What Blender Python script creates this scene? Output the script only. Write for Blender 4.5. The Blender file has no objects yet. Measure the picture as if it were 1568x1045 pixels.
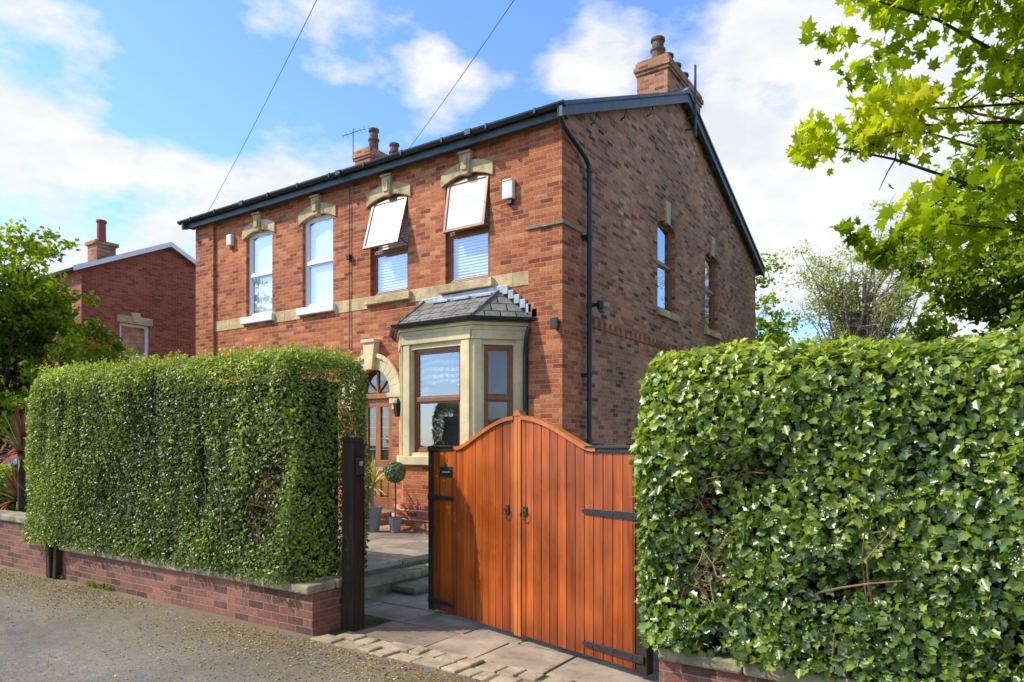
import bpy, math, random
import numpy as np
from mathutils import Vector
random.seed(7)
rng = np.random.default_rng(7)
scene = bpy.context.scene
scene.view_settings.view_transform = 'Standard'
scene.view_settings.look = 'None'
scene.view_settings.exposure = 0
YAW = math.radians(33.7)
CAM = (5.20, -9.154, 1.7)

# ------------------------------------------------------------------ helpers
def empty(name, loc=(0,0,0), rz=0):
    e = bpy.data.objects.new(name, None)
    e.location = loc; e.rotation_euler = (0,0,rz)
    scene.collection.objects.link(e)
    return e

def TR(ox, oy, ang, oz=0):
    c, s = math.cos(ang), math.sin(ang)
    return lambda x, y, z: (ox+c*x-s*y, oy+s*x+c*y, oz+z)
ID = lambda x, y, z: (x, y, z)

class MB:
    def __init__(s): s.v=[]; s.f=[]; s.m=[]
    def face(s, pts, m=0):
        i=len(s.v); s.v += [tuple(p) for p in pts]; s.f.append(list(range(i,i+len(pts)))); s.m.append(m)
    def box(s, x0,x1,y0,y1,z0,z1, m=0, T=ID):
        i=len(s.v)
        for z in (z0,z1):
            for (x,y) in ((x0,y0),(x1,y0),(x1,y1),(x0,y1)): s.v.append(tuple(T(x,y,z)))
        for f in ((3,2,1,0),(4,5,6,7),(0,1,5,4),(1,2,6,5),(2,3,7,6),(3,0,4,7)):
            s.f.append([i+k for k in f]); s.m.append(m)
    def prism(s, pts, y0, y1, m=0, T=ID):
        i=len(s.v); n=len(pts)
        for (x,z) in pts: s.v.append(tuple(T(x,y0,z)))
        for (x,z) in pts: s.v.append(tuple(T(x,y1,z)))
        s.f.append([i+k for k in range(n)]); s.m.append(m)
        s.f.append([i+n+k for k in reversed(range(n))]); s.m.append(m)
        for k in range(n):
            k2=(k+1)%n
            s.f.append([i+k2,i+k,i+n+k,i+n+k2]); s.m.append(m)
    def plan(s, pts, z0, z1, m=0, T=ID):
        i=len(s.v); n=len(pts)
        for (x,y) in pts: s.v.append(tuple(T(x,y,z0)))
        for (x,y) in pts: s.v.append(tuple(T(x,y,z1)))
        s.f.append([i+k for k in reversed(range(n))]); s.m.append(m)
        s.f.append([i+n+k for k in range(n)]); s.m.append(m)
        for k in range(n):
            k2=(k+1)%n
            s.f.append([i+k,i+k2,i+n+k2,i+n+k]); s.m.append(m)
    def lathe(s, prof, c, seg=16, m=0):
        i=len(s.v)
        for (r,h) in prof:
            for k in range(seg):
                a=2*math.pi*k/seg
                s.v.append((c[0]+r*math.cos(a), c[1]+r*math.sin(a), c[2]+h))
        for j in range(len(prof)-1):
            for k in range(seg):
                k2=(k+1)%seg
                s.f.append([i+j*seg+k,i+j*seg+k2,i+(j+1)*seg+k2,i+(j+1)*seg+k]); s.m.append(m)
    def tube(s, pts, r0, r1=None, seg=6, m=0):
        if r1 is None: r1=r0
        i=len(s.v); n=len(pts); P=[Vector(p) for p in pts]
        ref=Vector((0.31,0.17,0.93)).normalized()
        for j,p in enumerate(P):
            d=(P[min(j+1,n-1)]-P[max(j-1,0)])
            if d.length<1e-6: d=Vector((0,0,1))
            d.normalize()
            rr=Vector((1,0,0)) if abs(d.dot(ref))>0.97 else ref
            a=d.cross(rr).normalized(); b=d.cross(a)
            r=r0+(r1-r0)*j/(n-1)
            for k in range(seg):
                t=2*math.pi*k/seg
                s.v.append(tuple(p+a*(r*math.cos(t))+b*(r*math.sin(t))))
        for j in range(n-1):
            for k in range(seg):
                k2=(k+1)%seg
                s.f.append([i+j*seg+k,i+j*seg+k2,i+(j+1)*seg+k2,i+(j+1)*seg+k]); s.m.append(m)
    def wall(s, T, x0,x1,z0,z1, ops=(), reveal=0.1, m=0, mr=None):
        if mr is None: mr=m
        xs=sorted({x0,x1}|{o[0] for o in ops}|{o[1] for o in ops})
        zs=sorted({z0,z1}|{o[2] for o in ops}|{o[3] for o in ops})
        for i in range(len(xs)-1):
            for j in range(len(zs)-1):
                cx=(xs[i]+xs[i+1])/2; cz=(zs[j]+zs[j+1])/2
                if any(o[0]<cx<o[1] and o[2]<cz<o[3] for o in ops): continue
                s.face([T(xs[i],0,zs[j]),T(xs[i+1],0,zs[j]),T(xs[i+1],0,zs[j+1]),T(xs[i],0,zs[j+1])],m)
        for (a,b,c,d) in ops:
            R=reveal
            s.face([T(a,0,c),T(a,R,c),T(a,R,d),T(a,0,d)][::-1],mr)
            s.face([T(b,0,c),T(b,R,c),T(b,R,d),T(b,0,d)],mr)
            s.face([T(a,0,d),T(b,0,d),T(b,R,d),T(a,R,d)],mr)
            s.face([T(a,0,c),T(b,0,c),T(b,R,c),T(a,R,c)][::-1],mr)
    def build(s, name, mats, parent=None, bevel=0, smooth=False):
        me=bpy.data.meshes.new(name)
        me.from_pydata(s.v,[],s.f)
        for mt in (mats if isinstance(mats,(list,tuple)) else [mats]): me.materials.append(mt)
        me.polygons.foreach_set('material_index', s.m)
        if smooth: me.polygons.foreach_set('use_smooth',[True]*len(s.f))
        uvl=me.uv_layers.new(name='UVMap')
        me.update()
        up=Vector((0,0,1))
        for p in me.polygons:
            n=p.normal
            if abs(n.z)>0.98: t=Vector((1,0,0)); b=Vector((0,1,0))
            else:
                t=up.cross(n).normalized(); b=n.cross(t)
            for li in p.loop_indices:
                co=me.vertices[me.loops[li].vertex_index].co
                uvl.data[li].uv=(co.dot(t),co.dot(b))
        o=bpy.data.objects.new(name,me); scene.collection.objects.link(o)
        if parent: o.parent=parent
        if bevel:
            md=o.modifiers.new('bev','BEVEL'); md.width=bevel; md.segments=2; md.limit_method='ANGLE'
        return o

def nt(name):
    m=bpy.data.materials.new(name); m.use_nodes=True
    t=m.node_tree; t.nodes.clear()
    out=t.nodes.new('ShaderNodeOutputMaterial')
    return m,t,out
def N(t,ty,**kw):
    n=t.nodes.new(ty)
    for k,v in kw.items():
        if k in n.inputs: n.inputs[k].default_value=v
        else: setattr(n,k,v)
    return n
def mathn(t,op,a,b=None,c=None):
    n=t.nodes.new('ShaderNodeMath'); n.operation=op
    for i,x in enumerate((a,b,c)):
        if x is None: continue
        if isinstance(x,(int,float)): n.inputs[i].default_value=x
        else: t.links.new(x,n.inputs[i])
    return n.outputs[0]
def mixc(t,fac,a,b,mode='MIX'):
    n=t.nodes.new('ShaderNodeMixRGB'); n.blend_type=mode
    for i,x in enumerate((fac,a,b)):
        if isinstance(x,(int,float)): n.inputs[i].default_value=x
        elif isinstance(x,tuple): n.inputs[i].default_value=(x[0],x[1],x[2],1)
        else: t.links.new(x,n.inputs[i])
    return n.outputs[0]
def ramp(t,fac,stops,interp='LINEAR'):
    n=t.nodes.new('ShaderNodeValToRGB'); cr=n.color_ramp; cr.interpolation=interp
    while len(cr.elements)<len(stops): cr.elements.new(0.5)
    for e,(p,c) in zip(cr.elements,stops):
        e.position=p; e.color=(c[0],c[1],c[2],1) if isinstance(c,tuple) else (c,c,c,1)
    t.links.new(fac,n.inputs[0]); return n.outputs[0]
def noise(t,vec,scale,detail=4,rough=0.55):
    n=N(t,'ShaderNodeTexNoise',Scale=scale,Detail=detail,Roughness=rough)
    if vec is not None: t.links.new(vec,n.inputs['Vector'])
    return n.outputs['Fac']
def bump(t,h,strength,dist=0.01):
    b=N(t,'ShaderNodeBump',Strength=strength,Distance=dist); t.links.new(h,b.inputs['Height']); return b.outputs['Normal']

def simple(name,col,rough=0.6,var=0.25,scale=6,bmp=0.1,spec=0.3,metal=0,detail=5):
    m,t,out=nt(name)
    g=N(t,'ShaderNodeTexCoord').outputs['Object']
    f=noise(t,g,scale,detail)
    lo=tuple(c*(1-var) for c in col); hi=tuple(min(1,c*(1+var)) for c in col)
    c=ramp(t,f,[(0.3,lo),(0.7,hi)])
    p=N(t,'ShaderNodeBsdfPrincipled',Roughness=rough,Metallic=metal); p.inputs['Specular IOR Level'].default_value=spec
    t.links.new(c,p.inputs['Base Color'])
    if bmp: t.links.new(bump(t,noise(t,g,scale*8,3),bmp,0.01),p.inputs['Normal'])
    t.links.new(p.outputs[0],out.inputs[0]); return m

def stone_mat(name,cols,scale=4,rough=0.9,bmp=0.7):
    m,t,out=nt(name)
    g=N(t,'ShaderNodeTexCoord').outputs['Object']
    a=noise(t,g,scale,6,0.65); b=noise(t,g,scale*4.3,5,0.7); c3=noise(t,g,scale*0.45,3)
    c=ramp(t,a,[(0.28,cols[0]),(0.5,cols[1]),(0.72,cols[2])])
    c=mixc(t,ramp(t,b,[(0.56,0.0),(0.68,0.75)]),c,cols[3])
    c=mixc(t,1.0,c,ramp(t,c3,[(0.3,0.7),(0.7,1.2)]),'MULTIPLY')
    p=N(t,'ShaderNodeBsdfPrincipled',Roughness=rough); p.inputs['Specular IOR Level'].default_value=0.15
    t.links.new(c,p.inputs['Base Color'])
    t.links.new(bump(t,b,bmp,0.012),p.inputs['Normal']); t.links.new(p.outputs[0],out.inputs[0]); return m

def brick_mat(name,cols,mortar,w=0.225,h=0.075,ms=0.006,grime=0.4,mfac=0.95,salt=.25):
    m,t,out=nt(name)
    uv=N(t,'ShaderNodeTexCoord').outputs['UV']
    wn=N(t,'ShaderNodeTexNoise',Scale=1.7,Detail=2.0); t.links.new(uv,wn.inputs['Vector'])
    wv=N(t,'ShaderNodeVectorMath',operation='SCALE'); t.links.new(wn.outputs['Color'],wv.inputs[0]); wv.inputs['Scale'].default_value=0.02
    wa=N(t,'ShaderNodeVectorMath',operation='ADD'); t.links.new(uv,wa.inputs[0]); t.links.new(wv.outputs[0],wa.inputs[1])
    uvw=wa.outputs[0]
    b=N(t,'ShaderNodeTexBrick'); b.offset=0.5; b.squash=1
    b.inputs['Scale'].default_value=1; b.inputs['Mortar Size'].default_value=ms; b.inputs['Mortar Smooth'].default_value=0.35
    b.inputs['Brick Width'].default_value=w; b.inputs['Row Height'].default_value=h
    t.links.new(uvw,b.inputs['Vector'])
    sx=N(t,'ShaderNodeSeparateXYZ'); t.links.new(uvw,sx.inputs[0])
    row=mathn(t,'FLOOR',mathn(t,'DIVIDE',sx.outputs[1],h))
    par=mathn(t,'FLOORED_MODULO',row,2.0)
    off=mathn(t,'MULTIPLY',mathn(t,'SUBTRACT',1.0,par),0.5)
    col=mathn(t,'FLOOR',mathn(t,'ADD',mathn(t,'DIVIDE',sx.outputs[0],w),off))
    cx=N(t,'ShaderNodeCombineXYZ'); t.links.new(col,cx.inputs[0]); t.links.new(row,cx.inputs[1])
    wnz=N(t,'ShaderNodeTexWhiteNoise'); wnz.noise_dimensions='2D'; t.links.new(cx.outputs[0],wnz.inputs['Vector'])
    k=len(cols)
    c=ramp(t,wnz.outputs['Value'],[(i/(k-1)*0.999,cc) for i,cc in enumerate(cols)])
    big=noise(t,uv,0.55,5,0.6); fine=noise(t,uv,28,4,0.65)
    c=mixc(t,1.0,c,ramp(t,big,[(0.3,1-grime),(0.7,1+grime*0.6)]),'MULTIPLY')
    c=mixc(t,1.0,c,ramp(t,fine,[(0.25,0.65),(0.75,1.3)]),'MULTIPLY')
    mt=mixc(t,fine,tuple(x*0.7 for x in mortar),tuple(x*1.25 for x in mortar))
    c=mixc(t,mathn(t,'MULTIPLY',b.outputs['Fac'],mfac),c,mt)
    sa=noise(t,uv,2.3,6,0.7)
    c=mixc(t,ramp(t,sa,[(0.60,0.0),(0.78,salt)]),c,(0.55,0.33,0.21))
    c=mixc(t,ramp(t,sa,[(0.22,0.55),(0.40,0.0)]),c,(0.09,0.04,0.028))
    p=N(t,'ShaderNodeBsdfPrincipled',Roughness=0.85); p.inputs['Specular IOR Level'].default_value=0.2
    t.links.new(c,p.inputs['Base Color'])
    hh=mathn(t,'ADD',mathn(t,'MULTIPLY',b.outputs['Fac'],-1.0),mathn(t,'MULTIPLY',fine,0.6))
    t.links.new(bump(t,hh,0.6,0.012),p.inputs['Normal'])
    t.links.new(p.outputs[0],out.inputs[0]); return m

def tile_mat(name,base,alt,w,h,ms,rough=0.55,gap=(0.02,0.02,0.02),spec=0.3):
    m,t,out=nt(name)
    uv=N(t,'ShaderNodeTexCoord').outputs['UV']
    b=N(t,'ShaderNodeTexBrick'); b.offset=0.5
    b.inputs['Scale'].default_value=1; b.inputs['Mortar Size'].default_value=ms; b.inputs['Brick Width'].default_value=w; b.inputs['Row Height'].default_value=h
    b.inputs['Color1'].default_value=(*base,1); b.inputs['Color2'].default_value=(*alt,1); b.inputs['Mortar'].default_value=(*gap,1)
    t.links.new(uv,b.inputs['Vector'])
    f=noise(t,uv,9,6,0.65); f2=noise(t,uv,1.2,4)
    c=mixc(t,1.0,b.outputs['Color'],ramp(t,f,[(0.25,0.6),(0.75,1.35)]),'MULTIPLY')
    c=mixc(t,1.0,c,ramp(t,f2,[(0.3,0.75),(0.7,1.2)]),'MULTIPLY')
    p=N(t,'ShaderNodeBsdfPrincipled',Roughness=rough); p.inputs['Specular IOR Level'].default_value=spec
    t.links.new(c,p.inputs['Base Color'])
    t.links.new(bump(t,mathn(t,'SUBTRACT',mathn(t,'MULTIPLY',f,0.5),b.outputs['Fac']),0.6,0.015),p.inputs['Normal'])
    t.links.new(p.outputs[0],out.inputs[0]); return m

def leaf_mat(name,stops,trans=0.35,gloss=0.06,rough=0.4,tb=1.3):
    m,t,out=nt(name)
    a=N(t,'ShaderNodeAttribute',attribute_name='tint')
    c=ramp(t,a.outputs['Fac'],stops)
    p=N(t,'ShaderNodeBsdfDiffuse'); t.links.new(c,p.inputs['Color'])
    tr=N(t,'ShaderNodeBsdfTranslucent')
    c2=mixc(t,1.0,c,(tb*1.15,tb*1.1,tb*0.4),'MULTIPLY'); t.links.new(c2,tr.inputs['Color'])
    mx=N(t,'ShaderNodeMixShader'); mx.inputs[0].default_value=trans
    t.links.new(p.outputs[0],mx.inputs[1]); t.links.new(tr.outputs[0],mx.inputs[2])
    if gloss<=0:
        t.links.new(mx.outputs[0],out.inputs[0]); return m
    gl=N(t,'ShaderNodeBsdfGlossy',Roughness=rough); gl.inputs['Color'].default_value=(.95,.95,.85,1)
    m2=N(t,'ShaderNodeMixShader'); m2.inputs[0].default_value=gloss
    t.links.new(mx.outputs[0],m2.inputs[1]); t.links.new(gl.outputs[0],m2.inputs[2])
    t.links.new(m2.outputs[0],out.inputs[0]); return m

def glass_mat(name,tint=(0.93,0.96,1.0),base_refl=0.10,mx_refl=0.9):
    m,t,out=nt(name)
    lw=N(t,'ShaderNodeLayerWeight',Blend=0.35)
    g=N(t,'ShaderNodeBsdfGlossy',Roughness=0.02); g.inputs['Color'].default_value=(0.95,0.97,1,1)
    tr=N(t,'ShaderNodeBsdfTransparent'); tr.inputs['Color'].default_value=(*tint,1)
    nz=N(t,'ShaderNodeTexCoord').outputs['Object']
    t.links.new(bump(t,noise(t,nz,2.2,2),0.12,0.02),g.inputs['Normal'])
    f=mathn(t,'MULTIPLY_ADD',lw.outputs['Facing'],mx_refl-base_refl,base_refl)
    mx=N(t,'ShaderNodeMixShader'); t.links.new(f,mx.inputs[0]); t.links.new(tr.outputs[0],mx.inputs[1]); t.links.new(g.outputs[0],mx.inputs[2])
    t.links.new(mx.outputs[0],out.inputs[0]); return m

def wood_mat(name,lo,hi,rough=0.35,spec=0.5,bw=None):
    m,t,out=nt(name)
    g=N(t,'ShaderNodeTexCoord').outputs['Object']
    mp=N(t,'ShaderNodeMapping'); mp.inputs['Scale'].default_value=(14,14,0.9); t.links.new(g,mp.inputs[0])
    f=noise(t,mp.outputs[0],2.0,6,0.6); f2=noise(t,g,1.6,4)
    c=ramp(t,f,[(0.25,lo),(0.75,hi)])
    c=mixc(t,1.0,c,ramp(t,f2,[(0.3,0.62),(0.7,1.25)]),'MULTIPLY')
    if bw:
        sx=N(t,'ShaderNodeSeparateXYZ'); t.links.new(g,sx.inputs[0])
        col=mathn(t,'FLOOR',mathn(t,'DIVIDE',sx.outputs[0],bw))
        wn=N(t,'ShaderNodeTexWhiteNoise'); wn.noise_dimensions='1D'; t.links.new(col,wn.inputs['W'])
        c=mixc(t,1.0,c,ramp(t,wn.outputs['Value'],[(0,0.70),(1,1.2)]),'MULTIPLY')
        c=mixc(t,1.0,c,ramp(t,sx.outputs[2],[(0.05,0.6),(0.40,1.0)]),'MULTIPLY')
    p=N(t,'ShaderNodeBsdfPrincipled',Roughness=rough); p.inputs['Specular IOR Level'].default_value=spec
    t.links.new(ramp(t,f2,[(.3,rough*.7),(.7,min(1,rough*1.6))]),p.inputs['Roughness'])
    t.links.new(c,p.inputs['Base Color']); t.links.new(bump(t,f,0.2,0.006),p.inputs['Normal'])
    t.links.new(p.outputs[0],out.inputs[0]); return m

# ------------------------------------------------------------------ materials
M_brick=brick_mat('brick_front',[(0.21,0.058,0.03),(0.46,0.125,0.05),(0.56,0.17,0.065),(0.40,0.10,0.042),(0.62,0.25,0.105),(0.30,0.08,0.04)],(0.44,0.29,0.18),grime=0.3,mfac=.85)
M_brick_side=brick_mat('brick_side',[(0.13,0.06,0.042),(0.50,0.19,0.092),(0.62,0.26,0.13),(0.27,0.11,0.07),(0.66,0.33,0.18),(0.45,0.155,0.078)],(0.40,0.30,0.20),grime=0.38,salt=.12)
M_brick_dark=brick_mat('brick_garden_wall',[(0.12,0.055,0.04),(0.28,0.11,0.07),(0.35,0.14,0.09),(0.17,0.075,0.06)],(0.25,0.21,0.16),grime=0.5,salt=.15)
M_brick_far=brick_mat('brick_neighbour',[(0.22,0.055,0.035),(0.38,0.09,0.05),(0.44,0.12,0.07)],(0.34,0.2,0.14),grime=0.25)
M_stone=stone_mat('sandstone',[(0.40,0.28,0.14),(0.58,0.43,0.23),(0.68,0.53,0.31),(0.27,0.19,0.11)],5,bmp=.5)
M_cream=stone_mat('cream_painted_stone',[(0.64,0.49,0.26),(0.74,0.60,0.34),(0.78,0.65,0.40),(0.56,0.43,0.24)],2.5,.75,.2)
M_white=simple('white_paint',(0.8,0.8,0.78),0.4,0.04,3,0.02,0.4)
M_plast=simple('white_plastic_box',(0.72,0.72,0.62),0.35,0.1,3,0.0,0.4)
M_brown=simple('brown_window_frame',(0.27,0.095,0.03),0.35,0.2,12,0.05,0.5)
M_slate=tile_mat('slate_roof',(0.15,0.15,0.13),(0.26,0.25,0.215),0.25,0.2,0.01,0.45)
M_lead=simple('lead_flashing',(0.40,0.43,0.46),0.4,0.3,9,0.3,0.5)
M_black=simple('black_gutter',(0.022,0.025,0.03),0.35,0.3,6,0.0,0.5)
M_barge=simple('dark_bargeboard',(0.06,0.078,0.088),0.45,0.3,4,0.1,0.4)
M_iron=simple('black_iron',(0.022,0.022,0.024),0.45,0.4,20,0.25,0.5)
M_glass=glass_mat('window_glass')
M_glassd=glass_mat('door_glass_dark',(0.35,0.35,0.33),.05,.5)
M_glassb=simple('opened_sash_painted_reflection',(0.80,0.82,0.84),0.12,0.04,2,0.0,0.6)  # white base colour paints the bright reflection on the opened panes
M_blind=simple('white_blind_fabric',(0.88,0.88,0.86),0.8,0.04,3,0.0,0.2)
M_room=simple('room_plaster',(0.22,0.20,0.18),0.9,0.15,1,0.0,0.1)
M_pot=simple('chimney_pot_clay',(0.17,0.10,0.08),0.8,0.5,9,0.3,0.2)
M_redpot=simple('red_clay_pot',(0.32,0.05,0.04),0.6,0.2,9,0.1,0.3)
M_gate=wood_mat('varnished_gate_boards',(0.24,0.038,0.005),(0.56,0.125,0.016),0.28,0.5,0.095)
M_gatecap=wood_mat('varnished_gate_rail',(0.38,0.085,0.012),(0.66,0.20,0.04),0.3,0.5)
M_post=wood_mat('old_black_timber',(0.016,0.012,0.008),(0.065,0.045,0.028),0.8,0.2)
M_door=wood_mat('oak_door',(0.26,0.085,0.02),(0.44,0.165,0.04),0.35,0.5)
M_coping=stone_mat('weathered_coping_stone',[(0.16,0.145,0.07),(0.33,0.28,0.17),(0.45,0.38,0.25),(0.12,0.115,0.05)],6)
M_moss=stone_mat('mossy_step_stone',[(0.10,0.105,0.035),(0.26,0.22,0.13),(0.37,0.30,0.19),(0.11,0.12,0.035)],5)
M_sett=stone_mat('sett_stone',[(0.26,0.19,0.11),(0.43,0.33,0.21),(0.56,0.45,0.30),(0.20,0.17,0.09)],6)
M_bark=simple('tree_bark',(0.085,0.06,0.04),0.9,0.4,12,0.6,0.1)
M_barkp=simple('pale_bark',(0.30,0.25,0.19),0.9,0.3,12,0.4,0.1)
M_twig=simple('bare_twig',(0.27,0.17,0.09),0.9,0.4,12,0.2,0.1)
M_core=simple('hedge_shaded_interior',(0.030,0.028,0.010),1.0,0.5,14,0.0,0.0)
M_gpot=simple('grey_planter',(0.26,0.25,0.26),0.5,0.15,6,0.1,0.3)
M_car=simple('silver_car_paint',(0.5,0.56,0.62),0.25,0.02,1,0.0,0.7,0.3)
M_cargl=simple('car_glass',(0.03,0.05,0.07),0.05,0.1,1,0.0,0.8)
M_tyre=simple('tyre_rubber',(0.02,0.02,0.02),0.8,0.1,9,0.1,0.2)

def tarmac():
    m,t,out=nt('worn_tarmac')
    g=N(t,'ShaderNodeTexCoord').outputs['Object']
    f=noise(t,g,110,3,0.7); f2=noise(t,g,0.9,6,0.62); f3=noise(t,g,7,6,0.72)
    v=N(t,'ShaderNodeTexVoronoi',Scale=70.0); t.links.new(g,v.inputs['Vector'])
    c=ramp(t,f,[(0.3,(0.115,0.10,0.082)),(0.5,(0.225,0.198,0.162)),(0.72,(0.42,0.375,0.30))])
    c=mixc(t,0.35,c,v.outputs['Color'],'SOFT_LIGHT')
    c=mixc(t,1.0,c,ramp(t,f2,[(0.3,(0.68,0.66,0.64)),(0.7,(1.2,1.16,1.05))]),'MULTIPLY')
    c=mixc(t,1.0,c,ramp(t,f3,[(0.3,0.78),(0.7,1.15)]),'MULTIPLY')
    sp=N(t,'ShaderNodeSeparateXYZ'); t.links.new(g,sp.inputs[0])
    edge=mathn(t,'MULTIPLY',ramp(t,mathn(t,'ADD',sp.outputs[1],6.4),[(0.0,0.0),(1.0,1.0)]),ramp(t,f3,[(0.42,0.0),(0.58,1.0)]))
    c=mixc(t,mathn(t,'MULTIPLY',edge,0.7),c,(0.21,0.145,0.055))
    p=N(t,'ShaderNodeBsdfPrincipled',Roughness=0.9); p.inputs['Specular IOR Level'].default_value=0.2
    t.links.new(c,p.inputs['Base Color']); t.links.new(bump(t,f,0.7,0.008),p.inputs['Normal'])
    t.links.new(p.outputs[0],out.inputs[0]); return m
M_tar=tarmac()
M_grass=simple('garden_earth_and_grass',(0.09,0.11,0.04),1.0,0.5,3,0.4,0.1)

LT_DIA=(np.array([(0,0,0),(.30,.45,.10),(0,1,0),(-.30,.45,.10)]),[(0,1,2),(0,2,3)])
LT_OVAL=(np.array([(0,0,0),(.27,.25,.08),(.30,.6,.08),(0,1,-.05),(-.30,.6,.08),(-.27,.25,.08)]),[(0,1,2,3),(0,3,4,5)])
hp=[(0,0),(.14,.12),(.36,.24),(.28,.42),(.36,.66),(.16,.74),(0,1.0)]
hpts=hp+[(-x,y) for (x,y) in hp[1:-1][::-1]]
LT_HAW=(np.array([(x,y,.25*abs(x)-0.1*y*y) for (x,y) in hpts]),[tuple(range(7)),(0,)+tuple(range(6,12))])
mp=[(0,0),(.30,-.10),(.26,.12),(.60,.24),(.38,.36),(.50,.66),(.20,.56),(0,1.0)]
mpts=mp+[(-x,y) for (x,y) in mp[1:-1][::-1]]
LT_MAPLE=(np.array([(x,y,-0.28*abs(x)-0.15*y*y) for (x,y) in mpts]),[tuple(range(8)),(0,)+tuple(range(7,14))])

def leaves(name,pos,nrm,size,tmpl,mat,tint,parent=None):
    tv,tf=tmpl; n=len(pos); K=len(tv)
    nrm=nrm/np.linalg.norm(nrm,axis=1,keepdims=True)
    r=rng.normal(size=(n,3)); t=np.cross(nrm,r); t/=np.linalg.norm(t,axis=1,keepdims=True)+1e-9
    b=np.cross(nrm,t)
    sz=size[:,None]
    V=(pos[:,None,:]+sz[:,None,:]*(tv[None,:,0:1]*t[:,None,:]+tv[None,:,1:2]*b[:,None,:]+tv[None,:,2:3]*nrm[:,None,:]))
    V=V.reshape(-1,3).astype(np.float32)
    base=np.concatenate([np.array(f) for f in tf]); L=len(base)
    loops=(base[None,:]+(np.arange(n)*K)[:,None]).reshape(-1).astype(np.int32)
    st=np.cumsum([0]+[len(f) for f in tf])[:-1]
    starts=(st[None,:]+(np.arange(n)*L)[:,None]).reshape(-1).astype(np.int32)
    me=bpy.data.meshes.new(name)
    me.vertices.add(len(V)); me.vertices.foreach_set('co',V.reshape(-1))
    me.loops.add(len(loops)); me.loops.foreach_set('vertex_index',loops)
    me.polygons.add(len(starts)); me.polygons.foreach_set('loop_start',starts)
    me.materials.append(mat)
    me.update(calc_edges=True)
    a=me.attributes.new('tint','FLOAT','FACE')
    a.data.foreach_set('value',np.repeat(np.clip(tint,0,1),len(tf)).astype(np.float32))
    o=bpy.data.objects.new(name,me); scene.collection.objects.link(o)
    if parent: o.parent=parent
    return o

class FN:
    def __init__(s,seed,freqs,n=6):
        r=np.random.default_rng(seed); s.k=[]
        for f in freqs:
            for _ in range(n):
                d=r.normal(size=3); d/=np.linalg.norm(d); s.k.append((d*f*r.uniform(.7,1.3),r.uniform(0,6.28),1.0/np.sqrt(f)))
        s.nrm=sum(a for _,_,a in s.k)**0.5
    def __call__(s,p):
        return sum(a*np.sin(p@k+ph) for k,ph,a in s.k)/s.nrm

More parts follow.
